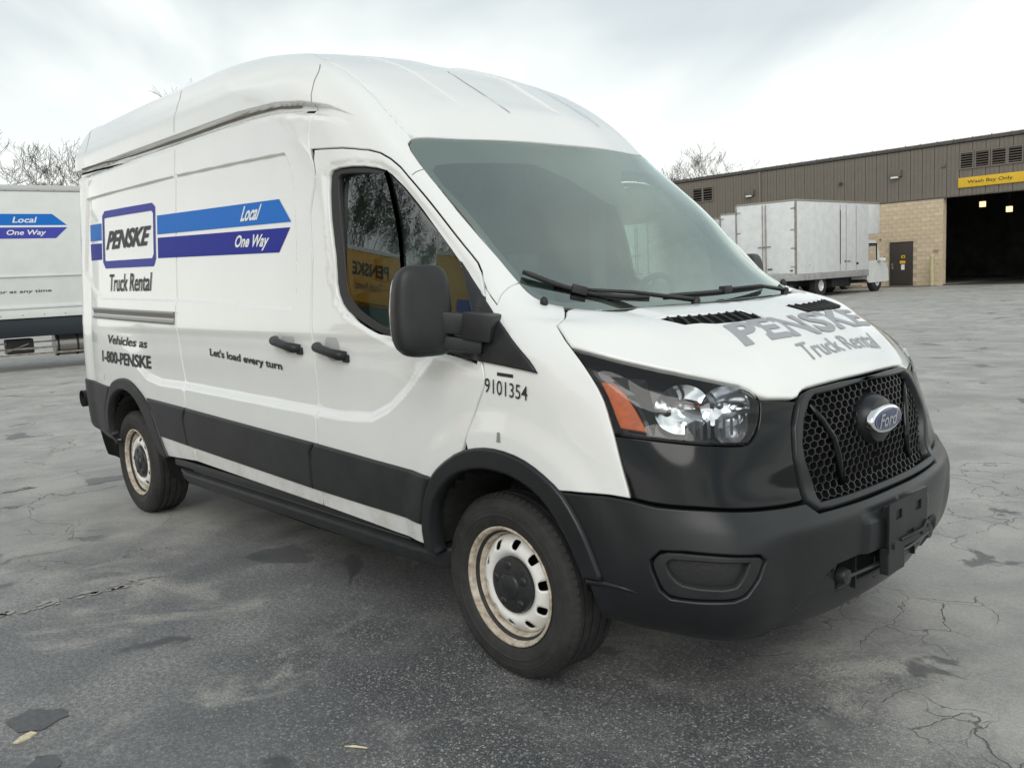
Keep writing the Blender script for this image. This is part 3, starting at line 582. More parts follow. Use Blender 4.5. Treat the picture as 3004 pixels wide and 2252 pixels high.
# side window
gl=O['glass']
for par,side in ((fd[0],0),(fd[1],1)): pass
seal=panel('window_seal',M('rubber_seal'),win,[gl],parent=van,off=-.010,gap=.0,bev=.004,depth=.02)
GLF=Fit(gl,1,2,cross=False); GLF.k=np.array([{(0,0):.004,(0,1):.14,(0,2):.10,(1,0):.085,(2,0):.10}[x] for x in GLF.e])*1.0
glass=panel('window_glass',M('side_glass'),[p for p in gl],parent=van,off=-.020,gap=-.003,bev=.001,depth=.004,rnd=True,ff=GLF)
for a,b in ((seal,fd),(glass,fd)):
    a[0].parent=b[0]; a[1].parent=b[1]
for i in (0,1):
    V,F,Nn=strip([(4.75,1.90),(4.745,1.876),(4.60,1.66),(4.433,1.437),(4.39,1.20)],.024,off=-.014,ff=GLF)
    s=[1,1-2*i,1]
    mesh_ob('window_divider',V*s,F if i==0 else [f[::-1] for f in F],M('rubber_seal'),fd[i],normals=Nn*s)
# arch claddings, strips
def lineup(o,i): return o+i[::-1]
panel('wheel_arch_trim',M('bumper_plastic'),lineup(O['archF_o'],O['archF_i'][1:]),parent=van,off=.016,gap=0,bev=.012,depth=.06,bevdrop=.006,gt=.02,gv=.02)
panel('wheel_arch_trim',M('black_plastic'),lineup(O['archR_o'],O['archR_i'][1:]),parent=van,off=.016,gap=0,bev=.012,depth=.06,bevdrop=.006,gt=.02,gv=.02)
for k in ('trimR','trimS','trimD'):
    panel('side_moulding',M('black_plastic'),O[k],parent=van,off=.014,gap=.001,bev=.014,depth=.02,bevdrop=.008,rnd=False)
# rear corner bumper cover
rb=O['rbump']; rbp=cat([(0,rb[0][1]+.004),rb[0],rb[1],rb[2],rb[3],rb[4],rb[5],rb[6],rb[7],(.03,.37),(0,.40)])
panel('rear_bumper_corner',M('black_plastic'),rbp,parent=van,off=.012,gap=.0,bev=.008,depth=.03,rnd=False)
# lower front: bumper
bt=O['bump_top']
b_poly=cat(bt[:8],[(TE,bt[8][1])] if False else [bt[8],bt[9],(TE,bt[9][1])],[(TE,.0)],[(5.55,0),(5.2,0),(5.005,.0)],[(4.998,.10),(4.995,.204),(4.982,.27)],[O['archF_i'][-1],O['archF_i'][-2],O['archF_i'][-3],O['archF_i'][-4]])
ik=O['intake']; ikp=[(a,b) for a,b in ik[:2]]+[(TE-.0,ik[1][1]+.01),(TE-.0,ik[4][1]+.012),ik[4],ik[5]]
bm_=panel('front_bumper',M('bumper_plastic'),b_poly,[O['fog_o'],[(min(a,TE-.002),b) for a,b in ikp]],parent=van,both='merge',gt=.03,gv=.012,depth=.06,bev=.006,rnd=False,tfine=[(5.4,6.15,.014)])
# raised fin on the bumper corner behind the wheel
for s_ in (1,-1):
    X,_=full(np.array([p[0] for p in O['fin']]),np.array([p[1] for p in O['fin']]),.0); X=X*[1,s_,1]
    MB().tube([tuple(x) for x in X],[.012,.010,.007,.002],8).build('bumper_fin',M('bumper_plastic'),bm_[0],smooth=True)
# gloss black bezel between lamp and grille
bz=panel('front_bezel',M('gloss_black'),O['bezel']+O['hl'][7:16],parent=van,off=-.004,gap=.002,bev=.006,depth=.03,gt=.02,gv=.02)
# headlamps
hl=panel('headlight',M('lens_clear'),O['hl'],parent=van,off=-.002,gap=.003,bev=.006,depth=.012,gt=.02,gv=.02)
def tvat(k): return np.array(O[k],float)
hb=panel('housing',M('gloss_black'),O['hl'],parent=van,off=-.12,gap=-.002,bev=.004,depth=.006,bevdrop=-.11,ff=Shift((.78,-.62,.06)))
am=panel('amber_reflector',M('amber'),O['amber'],parent=van,off=-.014,gap=0,bev=.004,depth=.03)
for L in (hb,am):
    L[0].parent=hl[0];L[1].parent=hl[1]
# grille surround
gro=O['gr_o']; gri=O['gr_i']
go=cat(gro[1:-1],[(TE,gro[-1][1])],[(TE,gro[0][1])]); gi=cat(gri[1:-1],[(TE-.001,gri[-1][1])],[(TE-.001,gri[0][1])])
grf=panel('grille_surround',M('bumper_plastic'),go,[gi],parent=van,both='merge',off=.010,gap=.001,bev=.007,depth=.05,gt=.015,gv=.012,rnd=False)
grf[0].name='grille'; grille=grf[0]
bk=panel('grille_backing',M('inner_black'),go,parent=grille,both='merge',off=-.055,gap=0,bev=.002,depth=.003,rnd=False)
# honeycomb bars
gx=[];V=[];F=[]
gip=np.array(gi)
def bar(p,q_,w=.0018,dp=.008,off=-.014):
    P=np.array([p,q_]); X,Nn=full(P[:,0],P[:,1],off); d=X[1]-X[0]; L=np.linalg.norm(d)
    if L<1e-5: return
    d/=L; s=np.cross(Nn[0],d); n=len(V)
    for X_ in X:
        for a,b in ((-w,0),(-w*.4,.002),(w*.4,.002),(w,0),(w,-dp),(-w,-dp)): V.append(X_+s*a/1+Nn[0]*b)
    for k in range(6): F.append((n+k,n+(k+1)%6,n+6+(k+1)%6,n+6+k))
cwid,chei=.0215,.0175   # cell half spacing in t and v
rng=random.Random(3)
def pt(i,j): return None
nodes={}
t0,t1=gip[:,0].min(),TE; 
dt_=.041; dv_=.0235
J=0; vcur=gip[:,1].min()-.02
while vcur<gip[:,1].max()+.03:
    tt=TE-((J%2)*dt_/2)
    while tt>t0-dt_:
        # hexagon edges owned by this cell: two slanted at the top and one vertical side
        c=(tt,vcur); a=dt_/2; b=dv_/3.0
        A=(c[0]-a,c[1]+b); B_=(c[0],c[1]+dv_-b); C_=(c[0]+a,c[1]+b); D_=(c[0]-a,c[1]-b)
        for e0,e1 in ((A,B_),(B_,C_),(D_,A)):
            if e0[0]>TE or e1[0]>TE: continue
            mid=np.array([[(e0[0]+e1[0])/2,(e0[1]+e1[1])/2]])
            if pip(mid,gip)[0] and max(e0[0],e1[0])<=TE: bar(np.array(e0),np.array(e1))
        tt-=dt_
    vcur+=dv_; J+=1
V=np.array(V); n=len(V); V2=V*[1,-1,1]
gm=mesh_ob('honeycomb_mesh',np.vstack([V,V2]),F+[tuple(i+n for i in f[::-1]) for f in F],mat('mesh_plastic',(.016,.017,.018),.16,spec=.7),grille); gm['kind']='stuff'
# inner curved rib of the grille on both sides
for s in (1,-1):
    ribp=np.array([(t_,v_) for t_,v_ in [(gri[3][0]+.0,gri[3][1]-.01)]])
    a=np.array([gri[3][0]+.012,gri[3][1]-.01]); 
    path=[a,a+[.045,-.06],a+[.085,-.13],a+[.10,-.20],a+[.105,-.29]]
    X,Nn=full(np.array([p[0] for p in path]),np.array([p[1] for p in path]),-.012)
    X=X*[1,s,1]; MB().tube([tuple(x) for x in X],[.009,.012,.014,.014,.012],n=10).build('grille_rib',M('gloss_black'),grille,smooth=True)
# fog lamp bezels
fo=O['fog_o']; fi=O['fog_i']
fb=panel('fog_bezel',M('black_plastic'),fo,[fi],parent=bm_[0],off=-.006,gap=.001,bev=.006,depth=.04,gt=.02,gv=.02)
panel('blanking_plate',mat('blank_plastic',(.02,.021,.022),.35,bump=.5,bscale=90),fi,parent=bm_[0],off=-.032,gap=-.002,bev=.002,depth=.004)
# dark lining behind every shut line
def shell(name,t0,t1,v0,v1,off,m,parent):
    ts=np.linspace(t0,t1,int((t1-t0)/.05)+2); vs=np.linspace(v0,v1,int((v1-v0)/.04)+2)
    T,V_=np.meshgrid(ts,vs); P=surf(T.ravel(),V_.ravel()); n=frame(T.ravel(),V_.ravel()); X=P+n*off; X[:,1]=np.minimum(X[:,1],-.0)
    w=len(ts); q=np.stack([P[:,0],P[:,2]],1)
    Wp=WIN; F=[]
    wheelc=[(0,.36),(-3.68,.40)]
    for j in range(len(vs)-1):
        for i in range(w-1):
            k=j*w+i; c=(P[k]+P[k+w+1])/2; tv=np.array([[ (ts[i]+ts[i+1])/2,(vs[j]+vs[j+1])/2]])
            if ts[i]<5.3 and pip(np.array([[c[0],c[2]]]),Wp)[0]: continue
            if c[2]>1.3 and c[0]>-1.35 and ts[i]<5.3 and segdist(np.array([[c[0],c[2]]]),Wp)[0]<.02: continue
            if pip(tv,np.array(w_poly))[0]: continue
            if 4.95<tv[0,0]<6.0 and .6<tv[0,1]<1.3 and (pip(tv,np.array(O['hl']))[0] or segdist(tv,np.array(O['hl']))[0]<.03): continue
            if any((c[0]-a)**2+(c[2]-b)**2<.435**2 for a,b in wheelc) and ts[i]<5.35: continue
            F.append((k,k+1,k+w+1,k+w))
    X2=X*[1,-1,1]; n_=len(X)
    return mesh_ob(name,np.vstack([X,X2]),F+[tuple(a+n_ for a in f[::-1]) for f in F],m,parent,smooth=True)
shell('body_lining',.02,TE,.06,VE,-.034,M('inner_black'),van)
# rear end
vs=np.linspace(.36,VE,60); E=surf(np.zeros(60),vs); 
for s in (1,-1):
    Vr=[];Fr=[]
    for p in E: Vr+=[(p[0],p[1]*s,p[2]),(p[0]-.03,p[1]*.9*s,p[2]),(p[0]-.035,-.004*s,p[2])]
    for i in range(59): a=i*3; Fr+=[(a,a+3,a+4,a+1),(a+1,a+4,a+5,a+2)]
    if s<0: Fr=[f[::-1] for f in Fr]
    o=mesh_ob('rear_door',Vr,Fr,M('white_paint'),van,smooth=True)
    MB().box(-4.69,-4.655,*sorted((-.80*s,-.70*s)),1.0,1.75,.01).build('tail_light',mat('tail_red',(.35,.01,.01),.2,coat=1),van)
# rear bumper step with rubber buffer (the round knob seen past the corner)
MB().box(-4.76,-4.56,-.86,.86,.50,.66,.03).build('rear_bumper',M('black_plastic'),van,angle=35)
for s in (1,-1):
    MB().lathe([(0,.07),(.045,.07),(.06,.05),(.062,0),(.062,-.10)][::-1],24,'y',(-4.60,-.93 if s>0 else .93,.735)).build('bumper_buffer',M('black_plastic'),van,smooth=True)
V,F,Nn=strip(O['gutter'][:-2],.015,off=.003); [mesh_ob('gutter_shade_seal',V*[1,s_,1],F if s_>0 else [f[::-1] for f in F],mat('shade_seal_taupe',(.20,.185,.165),.6,noise=.15,nscale=8),rf[0],smooth=True) for s_ in (1,-1)]  # taupe ribbon: shade under the roof overhang painted in, with sealant dirt
MB().box(-4.53,-4.46,-.905,-.40,.305,.372,.006).build('rear_bracket',M('inner_black'),van,angle=35)
# seams on the roof, then painted shade along two beads
sm_=mat('seam_and_shade_dark',(.12,.12,.12),.6)
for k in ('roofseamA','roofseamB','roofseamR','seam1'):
    V,F,Nn=strip(rounded(O[k])[1:-1] if 0 else O[k],.0035,off=.0015); mesh_ob('roof_seam_or_shade',V,F,sm_,rf[0],smooth=True); mesh_ob('roof_seam_or_shade',V*[1,-1,1],[f[::-1] for f in F],sm_,rf[0],smooth=True)
for k,s_ in (('bead2',1),('bead1',-1)):  # dark strips paint in the shaded groove edge, one side per bead
    V,F,Nn=strip(O[k],.005,off=.002); mesh_ob('roof_seam_or_shade',V*[1,s_,1],F if s_>0 else [f[::-1] for f in F],sm_,rf[0],smooth=True)
# underbody + wheel wells
MB().box(-4.3,.55,-.62,.62,.33,.46,.03).box(-4.4,.3,-.55,-.45,.22,.34,.01).box(-4.4,.3,.45,.55,.22,.34,.01).build('underbody',M('inner_black'),van,angle=35)
for cx in (0.03,-3.66):
    for s in (1,-1):
        mb=MB(); n=24; r=.44; cz=.38
        P=[(cx+r*math.cos(a),cz+r*math.sin(a)) for a in np.linspace(.12,math.pi-.12,n)]
        V=[(x,s*-1.0,z) for x,z in P]+[(x,s*-.62,z) for x,z in P]; F=[(i,i+1,n+i+1,n+i) for i in range(n-1)]+[tuple(range(n,2*n))]
        mesh_ob('wheel_well_liner',V,F,mat('liner',(.028,.028,.026),.85,noise=.4,nscale=7),van,smooth=False)
# side step boards
for s in (1,-1):
    y0,y1=sorted((-1.0*s,-.86*s))
    m=MB(); prof=[(-.86,.425),(-.985,.415),(-1.005,.405),(-1.008,.39),(-.992,.345),(-.975,.33),(-.86,.33)]
    xs=[(-3.0,.75),(-2.85,1),(-.55,1),(-.40,.9),(-.36,.5)]
    V=[];F=[]
    for x,k in xs:
        for y,z in prof: V.append((x,s*(-.86+(y+.86)*k),z))
    w=len(prof)
    for i in range(len(xs)-1):
        for j in range(w-1): F.append((i*w+j,i*w+j+1,(i+1)*w+j+1,(i+1)*w+j))
    F+= [tuple(range(w)),tuple(range((len(xs)-1)*w,len(xs)*w))]
    fixn(mesh_ob('side_step',V,F,M('black_plastic'),van,angle=25))
    mb=MB()
    for k in range(3): mb.box(-2.8,-.6,*sorted((s*(-.90-.03*k),s*(-.915-.03*k))),.4195-.0015*k,.426-.0012*k)
    mb.build('tread_strip',mat('tread',(.09,.095,.1),.6,bump=.6,bscale=300),van)
    MB().box(-3.05,-.42,*sorted((s*-.985,s*-.93)),.425,.47,.008).build('sill_rail',M('black_plastic'),van,angle=35)

# ---------------------------------------------------------------- wheels
def make_wheel(cx,s):
    cy=-.862*s; cz=.349
    T=Matrix.Translation((cx,cy,cz))@Matrix.Diagonal((1,s,1,1))
    w=empty('wheel',(0,0,0)); w.parent=van; w.matrix_world=T
    # tyre
    tp=[(.226,-.098),(.232,-.106),(.245,-.112),(.262,-.119),(.285,-.1225),(.305,-.121),(.322,-.116),(.334,-.108),(.342,-.100),(.348,-.088)]
    gr=[]; 
    for g in (-.062,-.022,.022,.062): gr+= [(.350,g-.006),(.342,g-.0045),(.342,g+.0045),(.350,g+.006)]
    prof=tp+[(.3495,-.078)]+gr+[(.3495,.078)]+[(r,-h) for r,h in tp[::-1]]+[(.20,.08),(.20,-.08),(.226,-.098)]
    t=MB().lathe(prof,96); o=t.build('tyre',M('tyre'),w,angle=40)
    # shoulder blocks: short raised lugs round both shoulders, and a raised rib on the sidewall
    lg=MB()
    for k in range(72):
        a=2*math.pi*k/72; 
        for sg in (-1,1):
            mt=Matrix.Rotation(-a,4,'Y')@Matrix.Translation((.3405,sg*.0965,0))@Matrix.Rotation(sg*.62,4,'Z')
            lg.box(-.005,.004,-.013,.013,-.0115,.0095,0,mt)
    lugs=lg.build('tread_blocks',M('tyre'),w); lugs['kind']='stuff'
    rb=MB().lathe([(.268,-.1195),(.271,-.1225),(.275,-.1232),(.278,-.1215)],96)
    rb.lathe([(.300,-.1208),(.302,-.1228),(.305,-.1222),(.307,-.1195)],96).build('sidewall_rib',M('tyre'),w,smooth=True)
    # rim: lip and barrel
    rp=[(.221,-.099),(.228,-.105),(.2285,-.110),(.224,-.112),(.217,-.108),(.2125,-.099),(.210,-.086),(.203,-.078),(.196,-.070),(.190,-.050),(.187,.02),(.186,.09),(.226,.10)]
    MB().lathe(rp[:8],96).build('rim_lip',M('wheel_dirty'),w,smooth=True)
    MB().lathe(rp[7:],96).build('rim_barrel',M('wheel_dirty'),w,smooth=True)
    # disc with ten hand holes
    outer=[(.186*math.cos(a),.186*math.sin(a)) for a in np.linspace(0,2*math.pi,120,endpoint=False)]
    inner=[(.05*math.cos(a),.05*math.sin(a)) for a in np.linspace(0,2*math.pi,40,endpoint=False)]
    holes=[inner]
    for k in range(10):
        a=2*math.pi*(k+.3)/10; h=[]
        for u in np.linspace(0,2*math.pi,18,endpoint=False):
            ex=.0155*np.sign(math.cos(u))*abs(math.cos(u))**.6; ey=.0175*np.sign(math.sin(u))*abs(math.sin(u))**.6*(1+.18*math.cos(u))
            r=.156+ex; h.append((r*math.cos(a)-ey*math.sin(a),r*math.sin(a)+ey*math.cos(a)))
        holes.append(h)
    g=[]
    for r in np.arange(.06,.185,.008):
        n=int(2*math.pi*r/.010); g+=[(r*math.cos(2*math.pi*i/n),r*math.sin(2*math.pi*i/n)) for i in range(n)]
    g=np.array(g); k=segdist(g,outer)>.003
    for h in holes: k&=(segdist(g,h)>.0035)&~pip(g,h)
    P,Tt=cdt(outer,holes,[tuple(x) for x in g[k]])
    r=np.hypot(P[:,0],P[:,1]); hh=np.interp(r,[.05,.105,.118,.128,.142,.156,.170,.180,.187],[-.060,-.062,-.074,-.082,-.083,-.076,-.062,-.050,-.040])
    V=np.stack([P[:,0],hh,P[:,1]],1)
    d=mesh_ob('wheel_disc',V,[tuple(f) for f in Tt],M('wheel_white'),w,smooth=True)
    md=d.modifiers.new('t','SOLIDIFY'); md.thickness=.006; md.offset=1 if s>0 else 1
    mesh_ob('brake_drum',*(lambda m:(m.v,m.f))(MB().lathe([(0,-.035),(.165,-.035),(.17,-.02),(.17,.05)],40)),M('inner_black'),w,smooth=False)
    cp=MB().lathe([(.108,-.064),(.1085,-.082),(.104,-.092),(.090,-.098),(.062,-.099),(.050,-.101),(.046,-.108),(.040,-.111),(0,-.112)],60)
    c=cp.build('hub_cap',mat('cap_black',(.02,.021,.023),.35,noise=.3,nscale=25),w,angle=30)
    for k in range(5):
        nb=MB()
        a=2*math.pi*k/5+.4; mt=Matrix.Rotation(-a,4,'Y')@Matrix.Translation((.079,-.097,0))
        V=[];F=[]; m=10
        for i in range(4):
            ph=i/3*math.pi/2
            for j in range(m): V.append(mt@Vector((.017*math.cos(ph)*math.cos(2*math.pi*j/m),-.006*math.sin(ph)-.001,.017*math.cos(ph)*math.sin(2*math.pi*j/m))))
        for i in range(3):
            for j in range(m): F.append((i*m+j,i*m+(j+1)%m,(i+1)*m+(j+1)%m,(i+1)*m+j))
        nb.add(V,F); nb.build('cap_boss',M('cap_black'),w,smooth=True)
    for ch in w.children_recursive:
        if ch.type=='MESH' and not ch.modifiers: fixn(ch)
        elif ch.type=='MESH':
            pass
    for ch in list(w.children_recursive):
        for cc in ch.children: pass
    return w
for cx in (0.0,-3.75):
    for s in (1,-1): make_wheel(cx,s)
# ---------------------------------------------------------------- body ray helper
def bvh_of(obs):
    V=[];F=[]
    for o in obs:
        n=len(V); V+= [v.co.copy() for v in o.data.vertices]; F+=[tuple(i+n for i in p.vertices) for p in o.data.polygons]
    return BVHTree.FromPolygons(V,F)
SIDE=bvh_of([fd[0],sd_[0],qp[0],fn[0],rf[0]])
HOOD=bvh_of([hdp[0]])
def on_side(x,z,off=.0012):
    h=SIDE.ray_cast(Vector((x,-2,z)),Vector((0,1,0)))
    if h[0] is None: return Vector((x,-1.0,z)),Vector((0,-1,0))
    n=h[1]; n=n if n.y<0 else -n; return h[0]+n*off,n
def on_hood(x,y,off=.0012):
    h=HOOD.ray_cast(Vector((x,y,3)),Vector((0,0,-1)))
    if h[0] is None: return Vector((x,y,1.2)),Vector((0,0,1))
    n=h[1]; n=n if n.z>0 else -n; return h[0]+n*off,n
GT,GV=np.meshgrid(np.linspace(0,TE,260),np.linspace(0.1,2.6,220)); GT=GT.ravel(); GV=GV.ravel(); GP=surf(GT,GV)
def newton(A,axes,sel,off):
    A=np.asarray(A,float); G=GP[sel]; t=np.empty(len(A)); v=np.empty(len(A)); T_=GT[sel];V_=GV[sel]
    for i in range(0,len(A),400):
        d=((A[i:i+400,None,:]-G[None][:,:,axes])**2).sum(-1).argmin(1); t[i:i+400]=T_[d]; v[i:i+400]=V_[d]
    e=1e-3
    for _ in range(6):
        f=surf(t,v)[:,axes]-A; Jt=(surf(t+e,v)-surf(t-e,v))[:,axes]/(2*e); Jv=(surf(t,v+e)-surf(t,v-e))[:,axes]/(2*e)
        D=Jt[:,0]*Jv[:,1]-Jt[:,1]*Jv[:,0]; D=np.where(abs(D)<1e-6,1e-6,D)
        t-=np.clip((f[:,0]*Jv[:,1]-f[:,1]*Jv[:,0])/D,-.05,.05); v-=np.clip((Jt[:,0]*f[:,1]-Jt[:,1]*f[:,0])/D,-.05,.05)
        t=np.clip(t,0,TE)
    return full(t,v,off)
def side_arr(A,off): return newton(A,[0,2],GT<5.2,off)
def hood_arr(A,off):
    A=np.asarray(A,float); B=A.copy(); B[:,1]=-abs(B[:,1]); X,n=newton(B,[0,1],(GT>5.2)&(GV>.9)&(GV<1.36),off); s=np.where(A[:,1]>0,-1.,1.); X[:,1]*=s; n[:,1]*=s; return X,n
on_side.arr=side_arr; on_hood.arr=hood_arr
def decal(name,P,T,fn_,m,parent,off=.0015):
    V,NN=fn_.arr(P,off); F=[tuple(f) for f in T]
    return mesh_ob(name,V,F,m,parent,normals=NN)
def densify(L,s):
    o=[]
    for i in range(len(L)):
        a=np.array(L[i],float); b=np.array(L[(i+1)%len(L)],float); k=max(1,int(np.linalg.norm(b-a)/s))
        for j in range(k): o.append(tuple(a+(b-a)*j/k))
    return o
def poly_decal(name,L,m,parent,holes=(),fn_=None,off=.0022,s=.03):
    L=densify(L,s); hs=[densify(h,s) for h in holes]; A=np.array(L); lo,hi=A.min(0),A.max(0)
    g=np.stack(np.meshgrid(np.arange(lo[0],hi[0],s),np.arange(lo[1],hi[1],s)),-1).reshape(-1,2); k=pip(g,A)&(segdist(g,A)>s*.4)
    for h in hs: k&=~pip(g,h)&(segdist(g,h)>s*.4)
    P,T=cdt(L,hs,[tuple(p) for p in g[k]]); return decal(name,P,T,fn_ or on_side,m,parent,off)
def text_decal(name,txt,quad,m,parent,fn_=None,shear=0,bold=0,off=.0038,sub=True):
    """quad: lower-left, lower-right, upper-right, upper-left in surface plane coordinates"""
    V,F=fontmesh(txt,1,shear,bold); q=fit_uv(V); a,b,c,d=[np.array(p,float) for p in quad]
    u=q[:,:1];w=q[:,1:]; P=a*(1-u)*(1-w)+b*u*(1-w)+c*u*w+d*(1-u)*w
    return decal(name,P,F,fn_ or on_side,m,parent,off)
def xz(k): return [(float(p[0]),float(p[2])) for p in XY(k)]
b1=xz('band1');b2=xz('band2')
poly_decal('stripe',[(-3.035,1.955),(-1.52,1.912),(-1.405,1.797),(-3.035,1.842)],M('blue_light'),van)
poly_decal('stripe',[(-3.03,1.822),(-1.415,1.772),(-1.525,1.66),(-3.03,1.70)],M('blue_dark'),van)
poly_decal('stripe',[(-4.33,1.99),(-4.05,1.982),(-4.05,1.866),(-4.33,1.875)],M('blue_light'),van)
poly_decal('stripe',[(-4.33,1.855),(-4.05,1.847),(-4.05,1.735),(-4.32,1.74)],M('blue_dark'),van)
fo_=[(-4.02,2.03),(-3.97,2.058),(-3.11,2.038),(-3.065,2.01),(-3.065,1.70),(-3.10,1.655),(-3.97,1.672),(-4.02,1.715)]
fi_=[(-3.985,2.012),(-3.12,1.992),(-3.095,1.975),(-3.095,1.73),(-3.12,1.705),(-3.97,1.722),(-3.985,1.735)]
poly_decal('logo_frame',fo_,M('blue_violet'),van,[fi_],off=.0032)
text_decal('lettering','PENSKE',[(-3.95,1.795),(-3.17,1.785),(-3.13,1.905),(-3.91,1.92)],M('letter_black'),van,shear=.25,bold=.035)
text_decal('lettering','Truck Rental',[(-3.90,1.515),(-3.14,1.505),(-3.13,1.62),(-3.89,1.63)],M('letter_black'),van,shear=.15,bold=.012)
text_decal('lettering','Local',[(-1.93,1.835),(-1.73,1.83),(-1.69,1.905),(-1.90,1.91)],M('letter_white'),van,shear=.25,bold=.03,off=.0038)
text_decal('lettering','One Way',[(-2.0,1.69),(-1.64,1.675),(-1.61,1.755),(-1.98,1.77)],M('letter_white'),van,shear=.25,bold=.03,off=.0038)
text_decal('lettering','Vehicles as',[(-3.92,1.165),(-3.24,1.15),(-3.23,1.205),(-3.91,1.225)],M('letter_black'),van,shear=.15,bold=.02)
text_decal('lettering','1-800-PENSKE',[(-4.07,1.035),(-3.21,1.02),(-3.20,1.105),(-4.06,1.115)],M('letter_black'),van,bold=.03)
text_decal('lettering',"Let's load every turn",[(-2.32,1.125),(-1.51,1.085),(-1.51,1.135),(-2.32,1.18)],M('letter_black'),van,bold=.03)
text_decal('lettering','9101354',[(-.01,1.088),(.20,1.07),(.20,1.12),(-.01,1.14)],M('letter_black'),van,bold=.002)
poly_decal('small_sticker',[(.05,1.150),(.13,1.145),(.13,1.157),(.05,1.162)],M('letter_black'),van)
poly_decal('small_sticker',[(.055,.915),(.075,.915),(.072,.95),(.058,.95)],mat('sticker_grey',(.25,.25,.24),.5),van)
poly_decal('reflector_sticker',[(-4.30,.955),(-4.06,.945),(-4.06,.905),(-4.30,.915)],mat('sticker_white',(.85,.87,.86),.15,coat=1),van)
HQ=[(.715,-.50),(.735,.50),(.60,.47),(.575,-.47)]
def hoodtext(txt,x0,x1,y0,y1,bow,shear,bold,m):
    V,F=fontmesh(txt,1,shear,bold); q=fit_uv(V); y=y0+(y1-y0)*q[:,0]; xb=x0-bow*(y/.46)**2; x=xb+(x1-xb)*q[:,1]
    return decal('lettering',np.stack([x,y],1),F,on_hood,m,van,.003)
hoodtext('PENSKE',.742,.60,-.47,.47,.03,.12,.035,M('letter_grey'))
hoodtext('Truck Rental',.835,.765,-.25,.30,.01,.1,.006,M('letter_grey'))
# ---------------------------------------------------------------- hood vents
vp=np.array(vent); X,Nn=full(vp[:,0],vp[:,1],-.014)
panel('vent_floor',M('inner_black'),vent,parent=hdp[0],off=-.009,gap=-.004,bev=.001,depth=.004)
for s in (1,-1):
    mb=MB(); n=9
    lo,hi=vp.min(0),vp.max(0)
    for k in range(n):
        t_=hi[0]-(hi[0]-lo[0])*(k+.5)/n
        # slanted louvre bar across the vent, clipped to its outline
        seg=[(t_-.02+.06*u,lo[1]+(hi[1]-lo[1])*u) for u in np.linspace(.04,.96,30)]
        ins=[p for p in seg if pip(np.array([p]),vp)[0]]
        if len(ins)>3:
            Xb,_=full(np.array([p[0] for p in ins]),np.array([p[1] for p in ins]),-.006); Xb=Xb*[1,s,1]
            mb.tube([tuple(x) for x in (Xb[0],Xb[len(Xb)//2],Xb[-1])],.0055,6)
    mb.build('vent_louvre',M('black_plastic'),hdp[0],smooth=True)
# ---------------------------------------------------------------- sail and mirror
sailp=cat(O['sail'][:6],[O['sail'][6]],[(O['sail'][7][0],O['sail'][7][1]-.0)])
sl_=panel('mirror_sail',M('black_plastic'),sailp,parent=van,off=.014,gap=0,bev=.008,depth=.03,bevdrop=.006,rnd=False,gt=.02,gv=.02)
def superblob(name,fn_,m,parent,nu=40,nv=24,angle=None):
    V=[];F=[]
    for j in range(nv+1):
        for i in range(nu): V.append(fn_(2*math.pi*i/nu,math.pi*j/nv))
    for j in range(nv):
        for i in range(nu): F.append((j*nu+i,j*nu+(i+1)%nu,(j+1)*nu+(i+1)%nu,(j+1)*nu+i))
    return fixn(mesh_ob(name,V,F,m,parent,smooth=True))
def sgnp(a,p): return math.copysign(abs(a)**p,a)
for s in (1,-1):
    C_=Vector((-.185 if s>0 else -.285,-1.158*s,1.392))
    rot=Matrix.Rotation(s*R(-14),3,'Z')
    def shape(a,b,sx=.056,sy=.112,sz=.160,e=.42):
        cx,sx_=math.cos(a),math.sin(a); zz=sgnp(math.cos(b),.45); r=abs(math.sin(b))**.5
        y=sgnp(sx_,e)*r*sy; x=sgnp(cx,.75)*r*sx
        z=zz*sz
        taper=1-.10*max(0,z/sz)-.03*max(0,-z/sz); y*=taper
        y+= -.010*s*(-1)*(z/sz)*.6
        if x>0: x*=1-.15*(z/sz)
        return C_+rot@Vector((x,y,z))
    mr=superblob('door_mirror',shape,M('black_plastic'),van,48,30)
    def gs(a,b): return shape(a,b,.01,.100,.145)+rot@Vector((-.058,0,0))
    superblob('mirror_glass',gs,M('chrome'),mr,30,12)
    def low(a,b):
        cx,sx_=math.cos(a),math.sin(a); return C_+rot@Vector((sgnp(cx,.8)*abs(math.sin(b))**.6*.055,s*.012+sgnp(sx_,.5)*abs(math.sin(b))**.6*.108,-.09+sgnp(math.cos(b),.5)*.080))
    superblob('lower_shell',low,M('black_plastic'),mr,40,16)
    # folding arm from the housing to the sail
    a0=Vector((-.145 if s>0 else -.24,-1.10*s,1.345)); a1=Vector((-.07,-1.03*s,1.33)); a2=Vector((.02,-.99*s,1.315))
    mb=MB()
    for (p0,p1,hz_,hx) in ((a0,a1,.040,.030),(a1,a2,.050,.055)):
        d=(p1-p0); L=d.length; u=d.normalized(); q=u.to_track_quat('X','Z').to_matrix().to_4x4(); q.translation=(p0+p1)/2
        mb.box(-L/2-.01,L/2+.01,-hx,hx,-hz_,hz_,.014,q)
    mb.build('mirror_arm',M('black_plastic'),mr,angle=40)
    mb=MB(); u=(a2-a0).normalized(); q=u.to_track_quat('X','Z').to_matrix().to_4x4(); q.translation=(a0+a1)/2+Vector((.005,-.0*s,-.072))
    mb.box(-.06,.10,-.03,.03,-.028,.024,.012,q).build('mirror_arm',M('black_plastic'),mr,angle=40)
